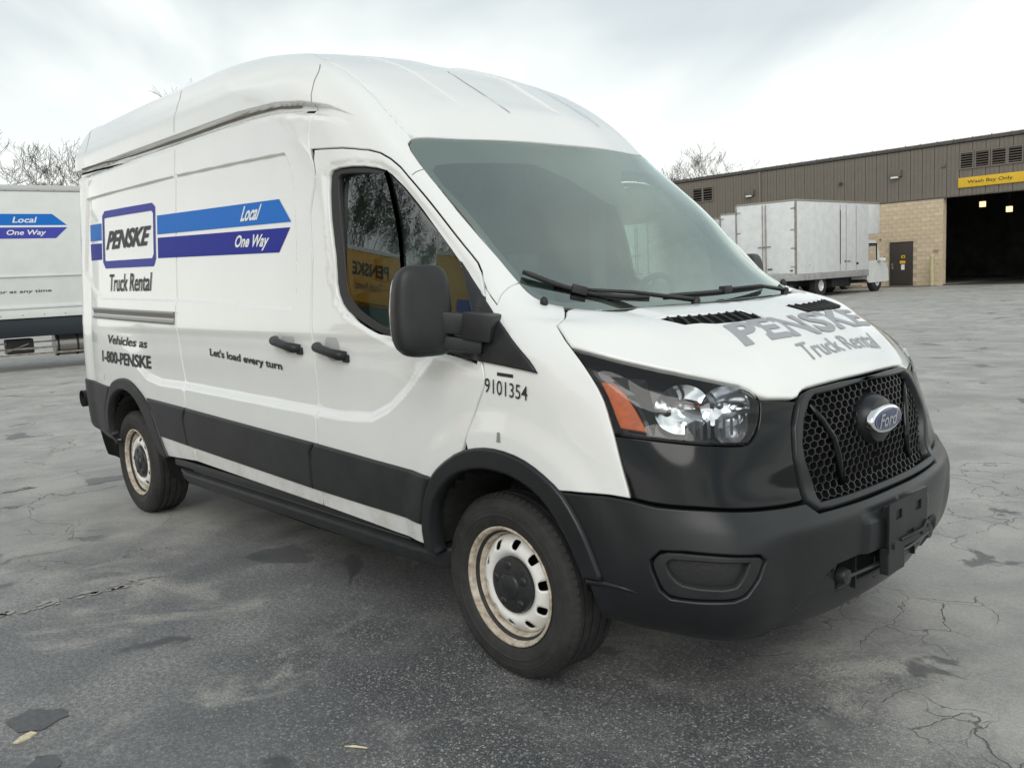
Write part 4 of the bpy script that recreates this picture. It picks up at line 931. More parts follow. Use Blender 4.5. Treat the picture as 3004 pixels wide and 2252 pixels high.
# ---------------------------------------------------------------- door handles, slide rail
def handle(x,z,parent,L=.115):
    p,n=on_side(x,z,0)
    cup=MB().lathe([(.060,.001),(.056,-.003),(.036,-.010),(0,-.014)][::-1],28,'y')
    # recessed cup shown as a shallow dish proud of the dark ring
    V=[(p.x+a,p.y-.001-b*.0,p.z+.012+c) for a,b,c in cup.v]
    c=mesh_ob('handle_cup',[(a,b+.0-.0015,c_) for (a,b,c_) in V],cup.f,mat('cup_grey',(.45,.46,.46),.35),parent,smooth=True); fixn(c)
    h=MB(); pts=[(x-L,0,z+.016),(x-L*.8,-.022,z+.014),(x-L*.3,-.032,z+.006),(x+L*.3,-.032,z-.006),(x+L*.8,-.022,z-.016),(x+L,0,z-.020)]
    P=[Vector((a,on_side(a,c_,0)[0].y+b-.004,c_)) for a,b,c_ in pts]
    h.tube(P,[.021,.024,.020,.020,.024,.021],10,flat=1.0).build('door_handle',M('black_plastic'),parent,smooth=True)
    k=P[-1]; MB().box(k.x-.02,k.x+.02,k.y-.012,k.y+.01,k.z-.028,k.z+.006,.006).build('handle_cap',M('black_plastic'),parent,angle=40)
handle(-1.435,1.225,sd_[0]); handle(-1.04,1.205,fd[0])
# rail set into the rear side panel
def railpt(x): return np.interp(x,[-4.22,-2.76],[1.372,1.338])
V=[];F=[];prf=[(.0,.040),(.010,.036),(.013,.030),(.006,.018),(.004,.0),(.006,-.015),(.016,-.024),(.014,-.034),(.0,-.038)]
xs=np.linspace(-4.22,-2.765,24)
for x in xs:
    z=railpt(x); p,n=on_side(float(x),float(z),0)
    for o,h in prf: V.append((x,p.y-o-.001,z+h))
w=len(prf)
for i in range(len(xs)-1):
    for j in range(w-1): F.append((i*w+j,i*w+j+1,(i+1)*w+j+1,(i+1)*w+j))
F+=[tuple(range(w)),tuple(range((len(xs)-1)*w,len(xs)*w))]
fixn(mesh_ob('slide_rail',V,F,mat('rail_metal',(.36,.34,.32),.22,metal=1),van,angle=50))
# washer nozzle cover / small rubber stop by the windshield corner
for s in (1,-1):
    superblob('rubber_stop',lambda a,b:Vector((.105+.016*math.cos(a)*math.sin(b),(-.822*s)+.014*math.sin(a)*math.sin(b),1.398+.020*math.cos(b))),M('black_plastic'),van,16,10)
# ---------------------------------------------------------------- cowl panel and wipers
cpz=cat([(TE,vcow-.01)],[(a,b-.010) for a,b in cw[:3:-1]],[(a,b+.012) for a,b in wsL[14:19]],[(TE,wsL[18][1]+.012)])
panel('cowl_panel',M('black_plastic'),cpz,parent=van,both='merge',off=-.022,gap=-.004,bev=.002,depth=.006,rnd=False)
WSB=bvh_of([ws_])
def on_ws(x,y,off):
    h=WSB.ray_cast(Vector((x+1.5,y,1.3+1.5*.9)),Vector((-1.5,0,-1.35)).normalized())
    return None
def wiper(p0,p1,pv,mid,name='wiper'):
    """p0,p1 blade ends, mid clip, pv pivot as (t,v) on the right, sign by y"""
    def S(p,off,s=1):
        t,v=p; mirror=t>TE; tt=2*TE-t if mirror else t; X,Nn=full(np.array([tt]),np.array([v]),off); X=X[0]; 
        if mirror: X=X*[1,-1,1]
        return Vector(X)
    w=empty(name); w.parent=van
    mid=mid or ((p0[0]+p1[0])/2,(p0[1]+p1[1])/2)
    n=14; pts=[(p0[0]+(p1[0]-p0[0])*k/n,p0[1]+(p1[1]-p0[1])*k/n) for k in range(n+1)]
    bl=[S(p,.020) for p in pts]; lo=[S(p,.004) for p in pts]
    MB().tube(bl,[.004]+[.0085]*(n-1)+[.004],8).build('wiper_blade',M('rubber_seal'),w,smooth=True)
    V=[];F=[]
    for a,b in zip(bl,lo): V+=[a,b]
    for i in range(n): F.append((2*i,2*i+1,2*i+3,2*i+2))
    o=mesh_ob('blade_rubber',V,F,M('rubber_seal'),w); md=o.modifiers.new('s','SOLIDIFY'); md.thickness=.005
    a=S(mid,.026); b=S(((mid[0]*.5+pv[0]*.5),(mid[1]*.5+pv[1]*.5)),.034); c=S(pv,.008)
    MB().tube([a,b,c],[.008,.011,.014],8,flat=.7).build('wiper_arm',M('rubber_seal'),w,smooth=True)
    MB().box(-.030,.030,-.016,.016,-.016,.016,.005,Matrix.Translation(S(mid,.024))@((bl[8]-bl[5]).to_track_quat('X','Z').to_matrix().to_4x4())).build('wiper_clip',M('rubber_seal'),w,angle=40)
    MB().lathe([(0,.012),(.014,.010),(.018,.0),(.018,-.03)][::-1],20,'z',tuple(c)).build('wiper_pivot',M('rubber_seal'),w,smooth=True)
from itertools import product
def tv_of(xyz):
    best=None
    T=np.linspace(4.8,TE,160); V=np.linspace(1.1,1.9,160); TT,VV=np.meshgrid(T,V); P=surf(TT.ravel(),VV.ravel()); y=-abs(xyz[1])
    d=((P-np.array([xyz[0],y,xyz[2]]))**2).sum(1); k=d.argmin(); t,v=TT.ravel()[k],VV.ravel()[k]
    return (2*TE-t if xyz[1]>0 else t, v)
wiper(tv_of((-.04,-.79,1.50)),tv_of((.27,-.42,1.37)),tv_of((.33,-.22,1.355)),None)
wiper(tv_of((.26,-.33,1.37)),tv_of((.215,.47,1.395)),tv_of((.28,.52,1.35)),None)
# ---------------------------------------------------------------- plate bracket, emblem
br=MB()
def rect(y0,y1,z0,z1): return [(y0,z0),(y1,z0),(y1,z1),(y0,z1)]
P,T=cdt(rect(-.155,.155,.485,.660),[rect(-.105,-.055,.595,.628),rect(.055,.105,.595,.628),rect(-.02,.045,.508,.535)],[])
V=[(1.068,p[0],p[1]) for p in P]; o=mesh_ob('plate_bracket',V,[tuple(f) for f in T],M('black_plastic'),van); md=o.modifiers.new('s','SOLIDIFY'); md.thickness=.006; plate=o
MB().box(1.035,1.060,-.14,.14,.50,.645,.004).box(1.030,1.063,-.150,-.02,.405,.50,.004).build('bracket_foot',M('black_plastic'),plate)
mb=MB(); mb.tube([(1.072,-.07,.518),(1.076,.10,.518),(1.072,.145,.540)],.006,8); mb.build('bracket_clip',M('black_plastic'),plate,smooth=True)
mb=MB()
for y in (-.12,.11): mb.box(1.066,1.075,y-.008,y+.008,.495,.515,.002)
mb.build('bracket_screw',M('rubber_seal'),plate)
# intake bar and cap, dark floor behind the slot
MB().box(.90,.925,-.35,.35,.37,.51).build('intake_back',M('inner_black'),bm_[0])
mb=MB(); mb.tube([(1.0,-.34,.438),(1.02,-.17,.440),(1.025,0,.441),(1.02,.17,.440),(1.0,.34,.438)],.008,8)
for y in (-.24,-.1,.1,.24): mb.box(.965,.99,y-.003,y+.003,.37,.50)
mb.build('intake_bar',M('bumper_plastic'),bm_[0],smooth=False)
for s in (1,-1): MB().lathe([(0,.012),(.026,.010),(.030,.0),(.03,-.02)][::-1],24,'x',(.998,-.335*s,.440)).build('tow_cap',M('bumper_plastic'),bm_[0],angle=35)
# round pod with oval badge
EX,EZ=.985,.925
pod=MB().lathe([(0,-.10),(.106,-.10),(.106,-.02),(.101,.004),(.090,.022),(.07,.032),(0,.034)],48,'x',(0,0,0))
V=[(EX-.04+a,b*1.02,EZ+c*.88) for a,b,c in pod.v]; po=fixn(mesh_ob('badge_pod',V,pod.f,M('bumper_plastic'),grille,angle=30))
def oval(name,ry,rz,x0,x1,m,parent,rnd=.004,n=64):
    prof=[(0,x1),(.90,x1),(.97,x1-rnd*.3),(1,x1-rnd),(1,x0)]
    V=[];F=[]
    for r,x in prof:
        for k in range(n): a=2*math.pi*k/n; V.append((x,ry*r*math.cos(a),EZ+.005+rz*r*math.sin(a)))
    for i in range(len(prof)-1):
        for k in range(n): F.append((i*n+k,i*n+(k+1)%n,(i+1)*n+(k+1)%n,(i+1)*n+k))
    return fixn(mesh_ob(name,V,F,m,parent,smooth=True))
oval('badge_rim',.118,.050,EX-.02,EX+.006,M('chrome'),grille,.008)
oval('badge_field',.106,.040,EX,EX+.009,mat('badge_blue',(.012,.025,.11),.12,coat=1),grille)
V,F=fontmesh('Ford',1,.35,.02); q=fit_uv(V); mesh_ob('badge_script',[(EX+.0105,-.072+.144*a,EZ-.020+.048*b) for a,b in q],F,M('chrome'),grille)
mb=MB(); mb.lathe([(.099,0),(.101,0)],64,'x'); 
V=[(EX+.0100,b,EZ+.005+c*.040/.108) for a,b,c in MB().lathe([(.098,0),(.101,0)],64,'x').v]; mesh_ob('badge_line',V,MB().lathe([(.098,0),(.101,0)],64,'x').f,M('chrome'),grille)
# ---------------------------------------------------------------- lamp innards
for s,par in ((1,hl[0]),(-1,hl[1])):
    def bowl(c,r,ax,name,m,dep=.07,seg=40,sq=1.0):
        V=[];F=[]; ax=Vector(ax).normalized(); up=Vector((0,0,1)); sd__=up.cross(ax).normalized(); u2=ax.cross(sd__)
        for i in range(9):
            k=i/8; rr=r*k; h=-dep*(1-k*k)
            for j in range(seg):
                a=2*math.pi*j/seg; V.append(Vector(c)+sd__*rr*math.cos(a)+u2*rr*sq*math.sin(a)+ax*h)
        for i in range(8):
            for j in range(seg): F.append((i*seg+j,i*seg+(j+1)%seg,(i+1)*seg+(j+1)%seg,(i+1)*seg+j))
        n=len(V)
        return mesh_ob(name,V,F,m,par,smooth=True)
    ax=(1,-.75*s,.02)
    bowl((.672,-.780*s,1.045),.092,ax,'reflector',M('chrome'),.065,sq=.88)
    bowl((.762,-.672*s,1.045),.082,ax,'reflector',M('chrome'),.055,sq=.84)
    bowl((.770,-.655*s,.975),.055,ax,'indicator_bowl',M('hl_grey'),.03)
    mb=MB()
    for c in ((.675,-.785*s,1.055),(.755,-.685*s,1.050)):
        d=Vector(ax).normalized(); mb.tube([Vector(c)-d*.06,Vector(c)-d*.01],.012,12)
    mb.build('bulb',M('hl_grey'),par,smooth=True)
    mb=MB()
    for k in range(9):   # ribbed lower corner
        a=k/8; x=.70+.10*a; y=-(.80-.19*a)*s; mb.box(x-.002,x+.002,y-.006,y+.006,.945+.01*a,1.0+.02*a,.001)
    mb.build('lamp_rib',M('hl_grey'),par)
    V=[(.44,-.90*s,1.19),(.60,-.79*s,1.155),(.74,-.66*s,1.11),(.72,-.66*s,1.10),(.58,-.78*s,1.14),(.42,-.89*s,1.17)]
    mesh_ob('lamp_brow',V,[(0,1,4,5),(1,2,3,4)],M('gloss_black'),par)
    V=[(.50,-.93*s,1.16),(.56,-.88*s,1.10),(.62,-.87*s,.98),(.60,-.82*s,1.02),(.56,-.82*s,1.14)]
    mesh_ob('lamp_divider',V,[(0,1,4),(1,2,3,4)],mat('lamp_dark',(.015,.018,.018),.3),par)
# ---------------------------------------------------------------- cabin
cab=MB(); cab.box(-.02,.10,-.80,.80,.9,1.30,.03).box(-.42,.02,-.84,.84,1.0,1.24,.05); cab.build('dashboard',M('interior_dark'),van,angle=40)
MB().box(-1.6,.0,-.85,.85,.50,.56).build('cab_floor',M('inner_black'),van)
MB().box(-1.66,-1.62,-.88,.88,.5,2.45).build('bulkhead',M('interior_grey'),van)
MB().box(-1.62,-.80,-.76,.76,2.14,2.17,.01).build('headliner',M('headliner'),van)
for y in (-.42,.42):
    st_=empty('seat'); st_.parent=van
    MB().box(-1.28,-.78,y-.25,y+.25,.80,.98,.06).build('seat_cushion',M('interior_dark'),st_,angle=40)
    MB().box(-1.42,-1.27,y-.24,y+.24,.95,1.46,.06,).build('seat_back',M('interior_dark'),st_,angle=40)
    MB().box(-1.40,-1.29,y-.13,y+.13,1.49,1.62,.04).build('head_rest',M('interior_dark'),st_,angle=40)
# steering wheel (driver sits on the far side)
mt=Matrix.Translation((-.42,.42,1.30))@Matrix.Rotation(R(-62),4,'Y')
V=[];F=[];n=40;k_=10
for i in range(n):
    for j in range(k_):
        a=2*math.pi*i/n;b=2*math.pi*j/k_; V.append(mt@Vector(((.185+.015*math.cos(b))*math.cos(a),(.185+.015*math.cos(b))*math.sin(a),.015*math.sin(b))))
for i in range(n):
    for j in range(k_): F.append((i*k_+j,((i+1)%n)*k_+j,((i+1)%n)*k_+(j+1)%k_,i*k_+(j+1)%k_))
swh=mesh_ob('steering_wheel',V,F,mat('wheel_rim_black',(.02,.02,.02),.5),van,smooth=True)
MB().box(-.16,.16,-.03,.03,-.02,.01,.01,mt).box(-.05,.05,-.05,.05,-.03,.02,.02,mt).build('wheel_hub',M('interior_dark'),swh,angle=40)
MB().box(-.52,-.48,-.13,.13,1.86,1.94,.02).build('interior_mirror',M('wheel_rim_black'),van,angle=40)
# B pillar beams seen through the far window
for s in (1,-1):
    MB().tube([(-1.15,-.90*s,1.1),(-1.12,-.86*s,2.1)],.05,8).build('belt_pillar',M('interior_grey'),van,smooth=True)
# ================================================================ ground
def ground():
    m=bpy.data.materials.new('asphalt'); m.use_nodes=True; t=m.node_tree; b=t.nodes['Principled BSDF']; N=t.nodes.new; L=t.links.new
    tc=N('ShaderNodeTexCoord')
    def noise(scale,det=6,rough=.6,dist=0,vec=None,dim='3D'):
        n=N('ShaderNodeTexNoise'); n.inputs['Scale'].default_value=scale; n.inputs['Detail'].default_value=det; n.inputs['Roughness'].default_value=rough; n.inputs['Distortion'].default_value=dist; L(vec or tc.outputs['Object'],n.inputs['Vector']); return n.outputs[0]
    def ramp(f,p0,p1,c0=(0,0,0),c1=(1,1,1)):
        r=N('ShaderNodeValToRGB'); r.color_ramp.elements[0].position=p0; r.color_ramp.elements[1].position=p1; r.color_ramp.elements[0].color=(*c0,1); r.color_ramp.elements[1].color=(*c1,1); L(f,r.inputs[0]); return r.outputs[0]
    def mix(f,a,b_,mode='MIX'):
        x=N('ShaderNodeMix'); x.data_type='RGBA'; x.blend_type=mode
        if hasattr(f,'links') or not isinstance(f,(int,float)): L(f,x.inputs['Factor'])
        else: x.inputs['Factor'].default_value=f
        for k,v in (('A',a),('B',b_)):
            if isinstance(v,tuple): x.inputs[k].default_value=(*v,1)
            else: L(v,x.inputs[k])
        return x.outputs['Result']
    def math_(op,a,b_):
        x=N('ShaderNodeMath'); x.operation=op
        for i,v in enumerate((a,b_)):
            if isinstance(v,(int,float)): x.inputs[i].default_value=v
            else: L(v,x.inputs[i])
        return x.outputs[0]
    sp=N('ShaderNodeSeparateXYZ'); L(tc.outputs['Object'],sp.inputs[0])
    big=noise(.35,5,.55); mid=noise(2.2,7,.65,.4); fine=noise(90,3,.7); agg=noise(260,2,.8)
    # worn (pale) asphalt to the right, darker area round the van
    vd=N('ShaderNodeVectorMath'); vd.operation='MULTIPLY_ADD'; vd.inputs[1].default_value=(.455,.50,0); vd.inputs[2].default_value=(.30,.85,0); L(tc.outputs['Object'],vd.inputs[0])
    ln=N('ShaderNodeVectorMath'); ln.operation='LENGTH'; L(vd.outputs[0],ln.inputs[0])
    pale=ramp(math_('MULTIPLY',math_('ADD',ln.outputs['Value'],math_('MULTIPLY',math_('SUBTRACT',mid,.5),.9)),.5),.34,.66)
    base=mix(ramp(big,.35,.65),(.22,.226,.232),(.30,.302,.30))
    base=mix(pale,base,mix(ramp(big,.35,.65),(.38,.375,.355),(.49,.48,.45)))
    base=mix(ramp(mid,.40,.62),mix(.30,base,(.12,.125,.132)),base)
    # darker coarse stone round the near front corner of the van
    vd2=N('ShaderNodeVectorMath'); vd2.operation='MULTIPLY_ADD'; vd2.inputs[1].default_value=(.62,1.0,0); vd2.inputs[2].default_value=(-.22,.98,0); L(tc.outputs['Object'],vd2.inputs[0])
    ln2=N('ShaderNodeVectorMath'); ln2.operation='LENGTH'; L(vd2.outputs[0],ln2.inputs[0])
    drk=ramp(math_('MULTIPLY',math_('ADD',ln2.outputs['Value'],math_('MULTIPLY',math_('SUBTRACT',mid,.5),1.1)),.5),.28,.62,(1,1,1),(0,0,0))
    def stones(scale):
        v=N('ShaderNodeTexVoronoi'); v.inputs['Scale'].default_value=scale; L(tc.outputs['Object'],v.inputs['Vector']); s_=N('ShaderNodeSeparateColor'); L(v.outputs['Color'],s_.inputs[0])
        r=N('ShaderNodeValToRGB'); L(s_.outputs[0],r.inputs[0]); e=r.color_ramp.elements; e[0].position=0; e[0].color=(.022,.024,.028,1); e[1].position=1; e[1].color=(.70,.69,.66,1)
        for p_,c_ in ((.5,.055),(.74,.12),(.88,.26)): k=e.new(p_); k.color=(c_,c_*1.02,c_*1.04,1)
        return r.outputs[0]
    stn_=stones(150)
    base=mix(math_('MULTIPLY',drk,.80),base,mix(math_('MULTIPLY',ramp(mid,.38,.60),.55),stn_,(.055,.058,.065)))
    base=mix(math_('MULTIPLY',math_('SUBTRACT',1,pale),.15),base,stn_)
    # stone chips
    vo=N('ShaderNodeTexVoronoi'); vo.inputs['Scale'].default_value=130; L(tc.outputs['Object'],vo.inputs['Vector'])
    chip=ramp(vo.outputs['Color'],.55,.9); 
    chm=math_('MULTIPLY',ramp(noise(1.1,6,.7,.3),.47,.60),ramp(agg,.5,.62))
    base=mix(math_('MULTIPLY',chm,.85),base,(.62,.60,.56))
    sealed=ramp(noise(.8,6,.6,.6),.46,.58)
    grit=ramp(noise(55,3,.8),.42,.56); base=mix(math_('MULTIPLY',grit,math_('SUBTRACT',.62,math_('MULTIPLY',pale,.45))),base,(.075,.08,.088))
    gl=ramp(noise(140,2,.7),.60,.70); base=mix(math_('MULTIPLY',gl,math_('SUBTRACT',.75,math_('MULTIPLY',pale,.60))),base,(.50,.50,.49))
    # pale scuffs, dark stains
    sc=ramp(noise(1.6,8,.7,.8),.555,.66); base=mix(math_('MULTIPLY',sc,math_('MULTIPLY',ramp(fine,.35,.6),.8)),base,(.50,.48,.44))
    stn=ramp(noise(.9,5,.5,.3,vec=None),.66,.70); 
    mp_=N('ShaderNodeMapping'); mp_.inputs['Location'].default_value=(13,5,0); L(tc.outputs['Object'],mp_.inputs[0])
    stn=ramp(noise(1.5,5,.55,.5,vec=mp_.outputs[0]),.635,.66); base=mix(math_('MULTIPLY',stn,.75),base,(.055,.058,.062))
    # cracks: distorted cell edges, faded out by a mask
    dn=N('ShaderNodeTexNoise'); dn.inputs['Scale'].default_value=3.5; dn.inputs['Detail'].default_value=6; L(tc.outputs['Object'],dn.inputs['Vector'])
    vm=N('ShaderNodeVectorMath'); vm.operation='MULTIPLY_ADD'; vm.inputs[1].default_value=(.45,.45,0); L(dn.outputs['Color'],vm.inputs[0]); L(tc.outputs['Object'],vm.inputs[2])
    def cracks(scale,w):
        v=N('ShaderNodeTexVoronoi'); v.feature='DISTANCE_TO_EDGE'; v.inputs['Scale'].default_value=scale; L(vm.outputs[0],v.inputs['Vector']); return ramp(v.outputs['Distance'],w*.3,w,(1,1,1),(0,0,0))
    c1=math_('MULTIPLY',cracks(.9,.0035),ramp(noise(.5,3,.5),.47,.56)); c2=math_('MULTIPLY',cracks(3.0,.008),ramp(noise(.7,4,.5,vec=mp_.outputs[0]),.55,.62))
    ck=math_('MULTIPLY',math_('MAXIMUM',c1,c2),math_('ADD',.12,math_('MULTIPLY',pale,.88))); base=mix(math_('MULTIPLY',ck,.70),base,(.03,.03,.03))
    L(base,b.inputs['Base Color'])
    rg=mix(stn,mix(drk,(.60,.60,.60),(.42,.42,.42)),(.36,.36,.36)); 
    L(rg,b.inputs['Roughness']); b.inputs['Specular IOR Level'].default_value=.45
    hgt=math_('ADD',math_('MULTIPLY',fine,.6),math_('MULTIPLY',agg,.7)); hgt=math_('SUBTRACT',hgt,math_('MULTIPLY',ck,2.4)); hgt=math_('ADD',hgt,math_('MULTIPLY',mid,.6))
    bp=N('ShaderNodeBump'); bp.inputs['Strength'].default_value=.75; bp.inputs['Distance'].default_value=.006; L(hgt,bp.inputs['Height']); L(bp.outputs[0],b.inputs['Normal'])
    MATS['asphalt']=m
    xs=[-700,-300,-120,-60,-30,-15,-8,-4,0,4,8,15,30,60,200,700]; V=[(x,y,0) for y in xs for x in xs]; n=len(xs)
    F=[(j*n+i,j*n+i+1,(j+1)*n+i+1,(j+1)*n+i) for j in range(n-1) for i in range(n-1)]
    tag(mesh_ob('asphalt_lot',V,F,m),kind='structure')
ground()
# worn remains of painted lines, patches (flat sheets just above the asphalt)
def patch(name,pts,m,label,cat_,z=.004,rough=.02,kind=None,group=None):
    P=[]; rng=random.Random(len(pts)*7+int(abs(pts[0][0])*100))
    n=len(pts)
    for i in range(n):
        a=Vector((*pts[i],0)); b=Vector((*pts[(i+1)%n],0)); L=(b-a).length; k=max(2,int(L/.02))
        for j in range(k):
            p=a.lerp(b,j/k); P.append((p.x+rng.uniform(-rough,rough),p.y+rng.uniform(-rough,rough),z))
    o=mesh_ob(name,P,[tuple(range(len(P)))],m); tag(o,label,cat_,group,kind); return o
tar=mat('tar_patch',(.085,.09,.095),.55,noise=.25,nscale=30,bump=.6,bscale=90)
wornpaint=mat('worn_paint',(.40,.39,.36),.7,dirt=(.15,.15,.145),nscale=9)
def ragged(name,x0,y0,x1,y1,w,label,seed):
    rng=random.Random(seed); a=Vector((x0,y0,0));b=Vector((x1,y1,0)); L=(b-a).length; d=(b-a)/L; s=Vector((-d.y,d.x,0)); mb=MB(); n=int(L/.035)
    for i in range(n):
        for j in range(3):
            if rng.random()<.42: continue
            c=a+d*(i+.5)*L/n+s*((j-1)*w/3+rng.uniform(-.01,.01)); r=rng.uniform(.010,.030); k=7; P=[(c.x+r*rng.uniform(.5,1.2)*math.cos(q*2*math.pi/k),c.y+r*rng.uniform(.6,1.6)*math.sin(q*2*math.pi/k),.004) for q in range(k)]
            mb.add(P,[tuple(range(k))])
    tag(mb.build(name,wornpaint),label,'road marking',kind='structure')
ragged('worn_parking_line',-2.36,-2.9,-2.26,-1.42,.085,'faint worn pale parking line on the asphalt left of the van, nearest one',3)
ragged('worn_parking_line',-5.27,-2.4,-5.30,-1.25,.07,'faint worn pale parking line near the left edge of the photo',4)
patch('asphalt_patch',[(-1.10,-2.43),(-1.13,-2.35),(-1.036,-2.25),(-.97,-2.26),(-.924,-2.36),(-.976,-2.42)],tar,'dark smooth oval patch in the asphalt beside the pale wood chip','pavement patch',rough=.006,kind='structure')
patch('asphalt_patch',[(-.70,-2.465),(-.745,-2.42),(-.718,-2.374),(-.645,-2.37),(-.57,-2.42),(-.6,-2.5)],tar,'dark patch cut off by the bottom edge of the photo','pavement patch',rough=.006,kind='structure')
mb=MB(); P=[(-.905,-2.452,.006),(-.925,-2.42,.010),(-.93,-2.39,.012),(-.915,-2.375,.007),(-.900,-2.40,.008),(-.893,-2.44,.006)]
mb.add([(a,b,.001) for a,b,c in P]+P,[(6,7,8,9,10,11)]+[(i,(i+1)%6,6+(i+1)%6,6+i) for i in range(6)])
tag(mb.build('wood_chip',mat('pale_wood',(.62,.55,.38),.7,noise=.2,nscale=40)),'pale splinter of wood lying on the asphalt at lower left','wood chip')
mb=MB(); mb.tube([(-.03,-1.688,.006),(0,-1.667,.008),(.033,-1.643,.005)],[.002,.004,.002],6); tag(mb.build('twig',M('pale_wood')),'thin pale twig lying flat on the asphalt, bottom centre','twig')
# ================================================================ left box truck
mat('truck_white',(.70,.72,.71),.38,coat=.25,noise=.04,nscale=2.5)
mat('truck_grey',(.66,.675,.68),.45,noise=.08,nscale=3)
mat('under_black',(.012,.014,.017),.6,noise=.3,nscale=5)
mat('grime_metal',(.25,.22,.19),.45,metal=.6,noise=.5,nscale=9)
lt=empty('box_truck',(-17.36,1.6,0),math.atan2(.995,.1)-math.pi/2)
tag(lt,'white box truck with blue arrow stripes behind the van, far left','box truck')
def setl(o): o.parent=lt; return o
# local frame: +y forward, +x towards the van
def lbox(name,x0,x1,y0,y1,z0,z1,m,b=.0): return MB().box(x0,x1,y0,y1,z0,z1,b).build(name,m,lt,angle=35 if b else None)
lbox('cargo_box',-2.45,0,-5.5,3.2,1.30,3.60,M('truck_white'),.02)
lbox('top_rail',-2.47,.02,-5.52,3.22,3.60,3.72,mat('alu',(.55,.56,.56),.35,metal=.4),.02)
lbox('rub_rail',.0,.035,-5.5,3.2,1.905,1.935,M('truck_white'),.01)
lbox('bottom_rail',-.02,.035,-5.5,3.2,1.27,1.33,M('truck_white'),.01)
lbox('bottom_skirt',-2.4,.01,-5.5,3.2,1.08,1.27,M('truck_white'),.01)
mb=MB()
for k in range(22): mb.box(.010,.016,-5.3+k*.39,-5.285+k*.39,1.13,1.15)
for k in range(30): mb.tube([(.02,-5.4+k*.29,3.62),(.027,-5.4+k*.29,3.62)],.010,6)
o=mb.build('rivet',M('grime_metal'),lt); o['kind']='stuff'
lbox('frame_rail',-2.0,-.35,-5.4,4.2,.72,1.07,M('under_black'))
lbox('side_guard',-.10,-.04,-5.4,3.6,.70,1.06,mat('navy_black',(.010,.016,.024),.35),.01)
mb=MB()
for z,x in ((.56,-.30),(.44,-.26),(.32,-.25)): mb.box(x,x+.03,-5.0,1.0 if z>.5 else 3.8,z,z+.035)
mb.tube([(-.24,-.2,.40),(-.22,.25,.56)],.015,6); mb.build('guard_bar',M('grime_metal'),lt)
MB().tube([(-.45,.75,.50),(-.45,1.95,.50)],.24,20).build('fuel_tank',mat('tank',(.30,.29,.27),.3,metal=.8),lt,angle=40)
mb=MB()
for y in (.78,1.15,1.6,1.9): mb.tube([(-.45,y,.50),(-.45,y+.04,.50)],.25,20)
mb.build('tank_strap',M('under_black'),lt)
MB().box(-.6,-.25,-.15,.35,.36,.66,.03).build('battery_box',M('under_black'),lt)
for y in (-3.6,4.4):
    for x in (-2.1,-.32):
        t_=MB().lathe([(.24,-.13),(.44,-.13),(.50,-.10),(.50,.10),(.44,.13),(.24,.13)],32,'x',(x,y,.50)).build('tyre',M('tyre'),lt,smooth=False)
        MB().lathe([(0,.02),(.10,.05),(.22,.02),(.24,.10)],24,'x',(x,y,.50)).build('rim',M('steel_dull'),t_,smooth=True)
# cab in front of the box, hidden behind the van
def cab_body(parent,y0,m,w0=-2.35,w1=-.1,wheel_r=.5):
    """conventional cab, starts at y0 going forward"""
    prof=[(y0,.75),(y0,2.35),(y0+.25,2.45),(y0+.85,2.35),(y0+1.35,1.62),(y0+2.35,1.40),(y0+2.55,1.15),(y0+2.6,.55),(y0+2.2,.50)]
    V=[(w0,a,b) for a,b in prof]+[(w1,a,b) for a,b in prof]; n=len(prof)
    F=[(i,(i+1)%n,n+(i+1)%n,n+i) for i in range(n)]+[tuple(range(n))[::-1],tuple(range(n,2*n))]
    o=fixn(mesh_ob('cab',V,F,m,parent)); md=o.modifiers.new('b','BEVEL'); md.width=.09; md.segments=3; md.limit_method='ANGLE'; md.angle_limit=R(25)
    for x in (w0,w1):
        s=-1 if x==w0 else 1
        V=[(x+s*.006,y0+.12,1.50),(x+s*.006,y0+1.12,1.50),(x+s*.006,y0+.80,2.18),(x+s*.006,y0+.12,2.18)]
        mesh_ob('cab_window',V,[(0,1,2,3)],M('cab_glass'),o)
        MB().box(x+min(0,s*.35),x+max(0,s*.35),y0+1.15,y0+1.22,1.35,1.75,.03).build('cab_mirror',M('under_black'),o)
        MB().lathe([(.62,-.05),(.66,0),(.62,.05)],20,'x',(x,y0+1.75,.55),0,math.pi).build('fender_lip',m,o,smooth=True)
    V=[(w0+.15,y0+.90,2.27),(w1-.15,y0+.90,2.27),(w1-.08,y0+1.33,1.66),(w0+.08,y0+1.33,1.66)]
    mesh_ob('cab_windscreen',[(a,b+.012,c+.012) for a,b,c in V],[(0,1,2,3)],M('cab_glass'),o)
    MB().box(w0+.55,w1-.55,y0+2.56,y0+2.63,.75,1.25,.02).build('cab_grille',M('under_black'),o)
    for x in (w0+.28,w1-.28): MB().box(x-.17,x+.17,y0+2.52,y0+2.625,.85,1.08,.04).build('headlight',M('chrome'),o)
    MB().box(w0,w1,y0+2.55,y0+2.72,.42,.68,.04).build('cab_bumper',M('truck_white'),o)
    return o
mat('cab_glass',(.010,.028,.022),.05,coat=.5)
cab_body(lt,3.45,M('truck_white'))
def lpoly(name,L,m,x=.004): return mesh_ob(name,[(x,a,b) for a,b in L],[tuple(range(len(L)))],m,lt)
lpoly('stripe',[(-4.5,3.15),(.90,3.15),(1.16,2.925),(-4.5,2.925)],M('blue_light'))
lpoly('stripe',[(-4.5,2.885),(1.16,2.885),(.93,2.665),(-4.5,2.665)],mat('blue_deep',(.02,.03,.38),.35,coat=.3))
lpoly('stripe',[(-4.5,2.925),(1.17,2.925),(1.17,2.885),(-4.5,2.885)],M('letter_white'),.003)
